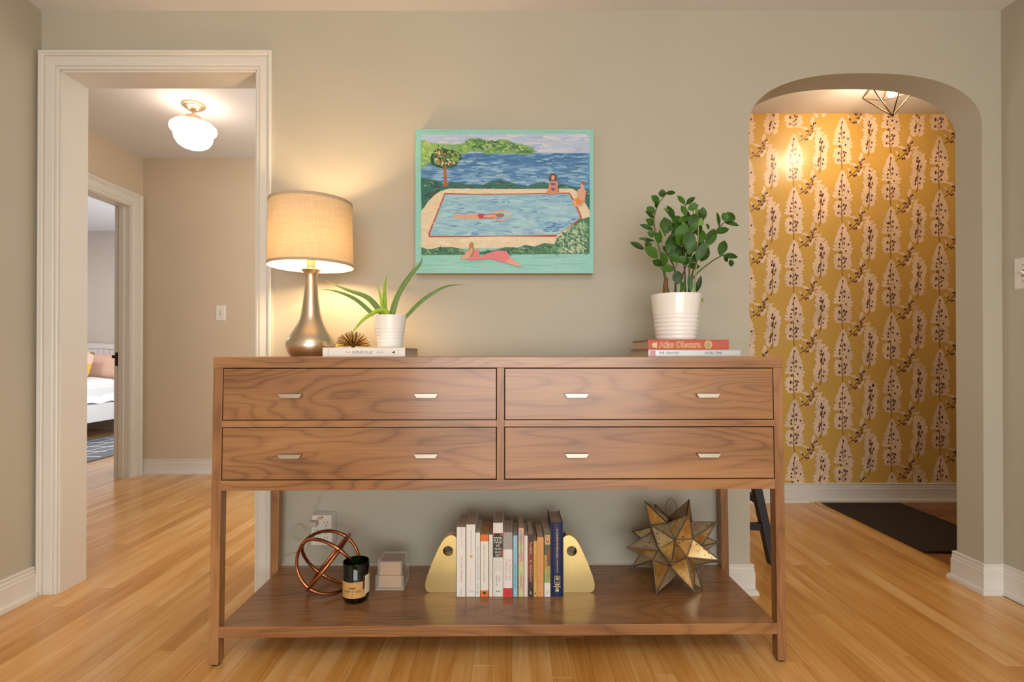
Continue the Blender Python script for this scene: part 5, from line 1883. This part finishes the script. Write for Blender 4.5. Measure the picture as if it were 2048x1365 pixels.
# ------------------------------------------------------------------ bedroom
BXR, BXL, BY0_, BY1_ = -4.29, -5.72, 4.05, 6.13
bed = thing('bed', 'white panelled bed seen through the far bedroom doorway', 'bed', (0, 0, 0))
BWHT = plain('white_bed_paint', '#e6e4e2', 0.4, var=0.01)
M().box(BXR - 0.03, BXR, BY0_, BY1_, 0.2, 0.385).build('side_rail', BWHT, bed, angle=0, bevel=0.006)
M().box(BXL, BXL + 0.03, BY0_, BY1_, 0.2, 0.385).build('side_rail', BWHT, bed, angle=0, bevel=0.006)
M().box(BXL, BXR, BY0_ - 0.03, BY0_, 0.2, 0.45).build('footboard', BWHT, bed, angle=0, bevel=0.006)
for x in (BXL, BXR - 0.06):
    for y in (BY0_ - 0.03, BY1_):
        M().box(x, x + 0.06, y, y + 0.05, 0, 0.2 if y < 5 else 0.95).build('leg', BWHT, bed, angle=0, bevel=0.005)
hbx = (BXL + BXR) / 2


def hbz(x):
    return 1.03 - 0.10 * ((x - hbx) / 0.715) ** 2


hb = [(BXL, 0.3)] + [(BXL + (BXR - BXL) * i / 16, hbz(BXL + (BXR - BXL) * i / 16)) for i in range(17)] + [(BXR, 0.3)]
hbo = M().prism(hb, BY1_ + 0.005, BY1_ + 0.035).build('headboard', BWHT, bed, angle=0)
top = [(x, z) for x, z in hb[1:-1]]
M().prism(top + [(x, z - 0.06) for x, z in top[::-1]], BY1_ - 0.012, BY1_ + 0.05).build('headboard_rail', BWHT, hbo, angle=20)
for i in range(20):
    x = BXL + 0.02 + i * 0.0695
    M().box(x, x + 0.064, BY1_ - 0.002, BY1_ + 0.008, 0.35, hbz(x + 0.03) - 0.06).build('bead_board', BWHT, hbo, angle=0, bevel=0.003)
M().box(BXL + 0.03, BXR - 0.03, BY0_, BY1_, 0.3, 0.575).build('mattress', plain('mattress', '#e6e4e2', 0.8), bed, angle=0, bevel=0.03)
dv = M()
nx, ny = 22, 30
r4 = random.Random(9)
for i in range(nx + 1):
    for j in range(ny + 1):
        u, v = i / nx, j / ny
        x = BXL + 0.0 + (BXR + 0.01 - BXL) * u
        y = BY0_ + 0.02 + (1.72) * v
        e = min(u, 1 - u) * nx
        z = 0.612 + 0.018 * math.sin(7 * u + 3 * v) + 0.012 * math.sin(21 * v + 9 * u) + r4.uniform(-.006, .006)
        if e < 0.5:
            z = 0.395 + 0.012 * math.sin(v * 40)
        elif e < 1.5:
            z = 0.52 + 0.02 * math.sin(v * 31)
        elif e < 2.5:
            z -= 0.02
        dv.v.append((x, y, z))
for i in range(nx):
    for j in range(ny):
        a = i * (ny + 1) + j
        dv.f.append((a, a + 1, a + ny + 2, a + ny + 1))
        dv.mi.append(0)
        dv.col.append(None)
dvo = dv.build('duvet', plain('white_duvet', '#eef0f4', 0.85, var=0.02, scale=8), None, angle=80)
tag(dvo, 'rumpled white duvet spread over the bedroom bed', 'duvet')


def pillow(name, label, c, w_, h_, d_, tilt, mat_, roll=0.0):
    m_ = M()
    n = 12
    for sgn in (-1, 1):
        for i in range(n + 1):
            for j in range(n + 1):
                u, v = 2 * i / n - 1, 2 * j / n - 1
                pinch = 1 - 0.06 * (u * u + v * v) + 0.06 * u * u * v * v
                th = (max(0, (1 - u ** 4)) * max(0, (1 - v ** 4))) ** 0.5
                m_.v.append((u * w_ / 2 * pinch, sgn * d_ / 2 * th, v * h_ / 2 * pinch))
    for s_ in (0, 1):
        o_ = s_ * (n + 1) ** 2
        for i in range(n):
            for j in range(n):
                a = o_ + i * (n + 1) + j
                m_.f.append((a, a + 1, a + n + 2, a + n + 1))
                m_.mi.append(0)
                m_.col.append(None)
    o_ = m_.build(name, mat_, None, angle=80)
    o_.location = c
    o_.rotation_euler = (tilt, roll, 0)
    return tag(o_, label, 'pillow')


pillow('pillow', 'blush pink pillow leaning on the white headboard', (-4.67, 5.955, 0.745), 0.66, 0.335, 0.15, -0.3, plain('pink_linen', '#e9c3b0', 0.85, var=0.02))


def patch_mat():
    m_, nt, bb = new_mat('patterned_cushion')
    tc = N(nt, 'ShaderNodeTexCoord')
    vo = N(nt, 'ShaderNodeTexVoronoi')
    vo.inputs['Scale'].default_value = 9
    nt.links.new(tc.outputs['Object'], vo.inputs['Vector'])
    rp = ramp(nt, [(0.0, '#e2b552'), (0.3, '#e3c4b0'), (0.62, '#8f7258'), (0.7, '#e0b45c')])
    rp.color_ramp.interpolation = 'CONSTANT'
    nt.links.new(vo.outputs['Color'], rp.inputs[0])
    nt.links.new(rp.outputs[0], bb.inputs['Base Color'])
    bb.inputs['Roughness'].default_value = 0.85
    return m_


pillow('cushion', 'small yellow patterned cushion in front of the pink pillow', (-4.87, 5.74, 0.785), 0.38, 0.33, 0.12, -0.35, patch_mat(), 0.0)

RX0, RX1, RY0, RY1 = -4.42, -3.53, 4.12, 5.95
rug = M().box(RX0, RX1, RY0, RY1, 0.0005, 0.009).build('area_rug', plain('slate_rug_pile', '#76777c', 0.95, var=0.12, scale=200, bump=0.4), None, angle=0, bevel=0.002)
tag(rug, 'grey rug with thin white lines on the bedroom floor', 'rug')
rl = M()
for k in range(8):
    y = RY0 + 0.12 + k * 0.235
    rl.box(RX0 + 0.02 + 0.12 * (k % 2), RX1 - 0.05 - 0.14 * ((k + 1) % 2), y, y + 0.022, 0.009, 0.0098)
for k in range(6):
    x = RX0 + 0.03 + k * 0.15
    y0, y1 = RY0 + 0.12 + 0.235 * (k % 3), RY1 - 0.1
    rl.hexa([(x, y0, 0.0091), (x + 0.014, y0, 0.0091), (x + 0.094, y1, 0.0091), (x + 0.08, y1, 0.0091), (x, y0, 0.0099), (x + 0.014, y0, 0.0099), (x + 0.094, y1, 0.0099), (x + 0.08, y1, 0.0099)])
rl.build('white_line_pattern', plain('rug_line', '#dcdcdc', 0.95), rug, angle=0)
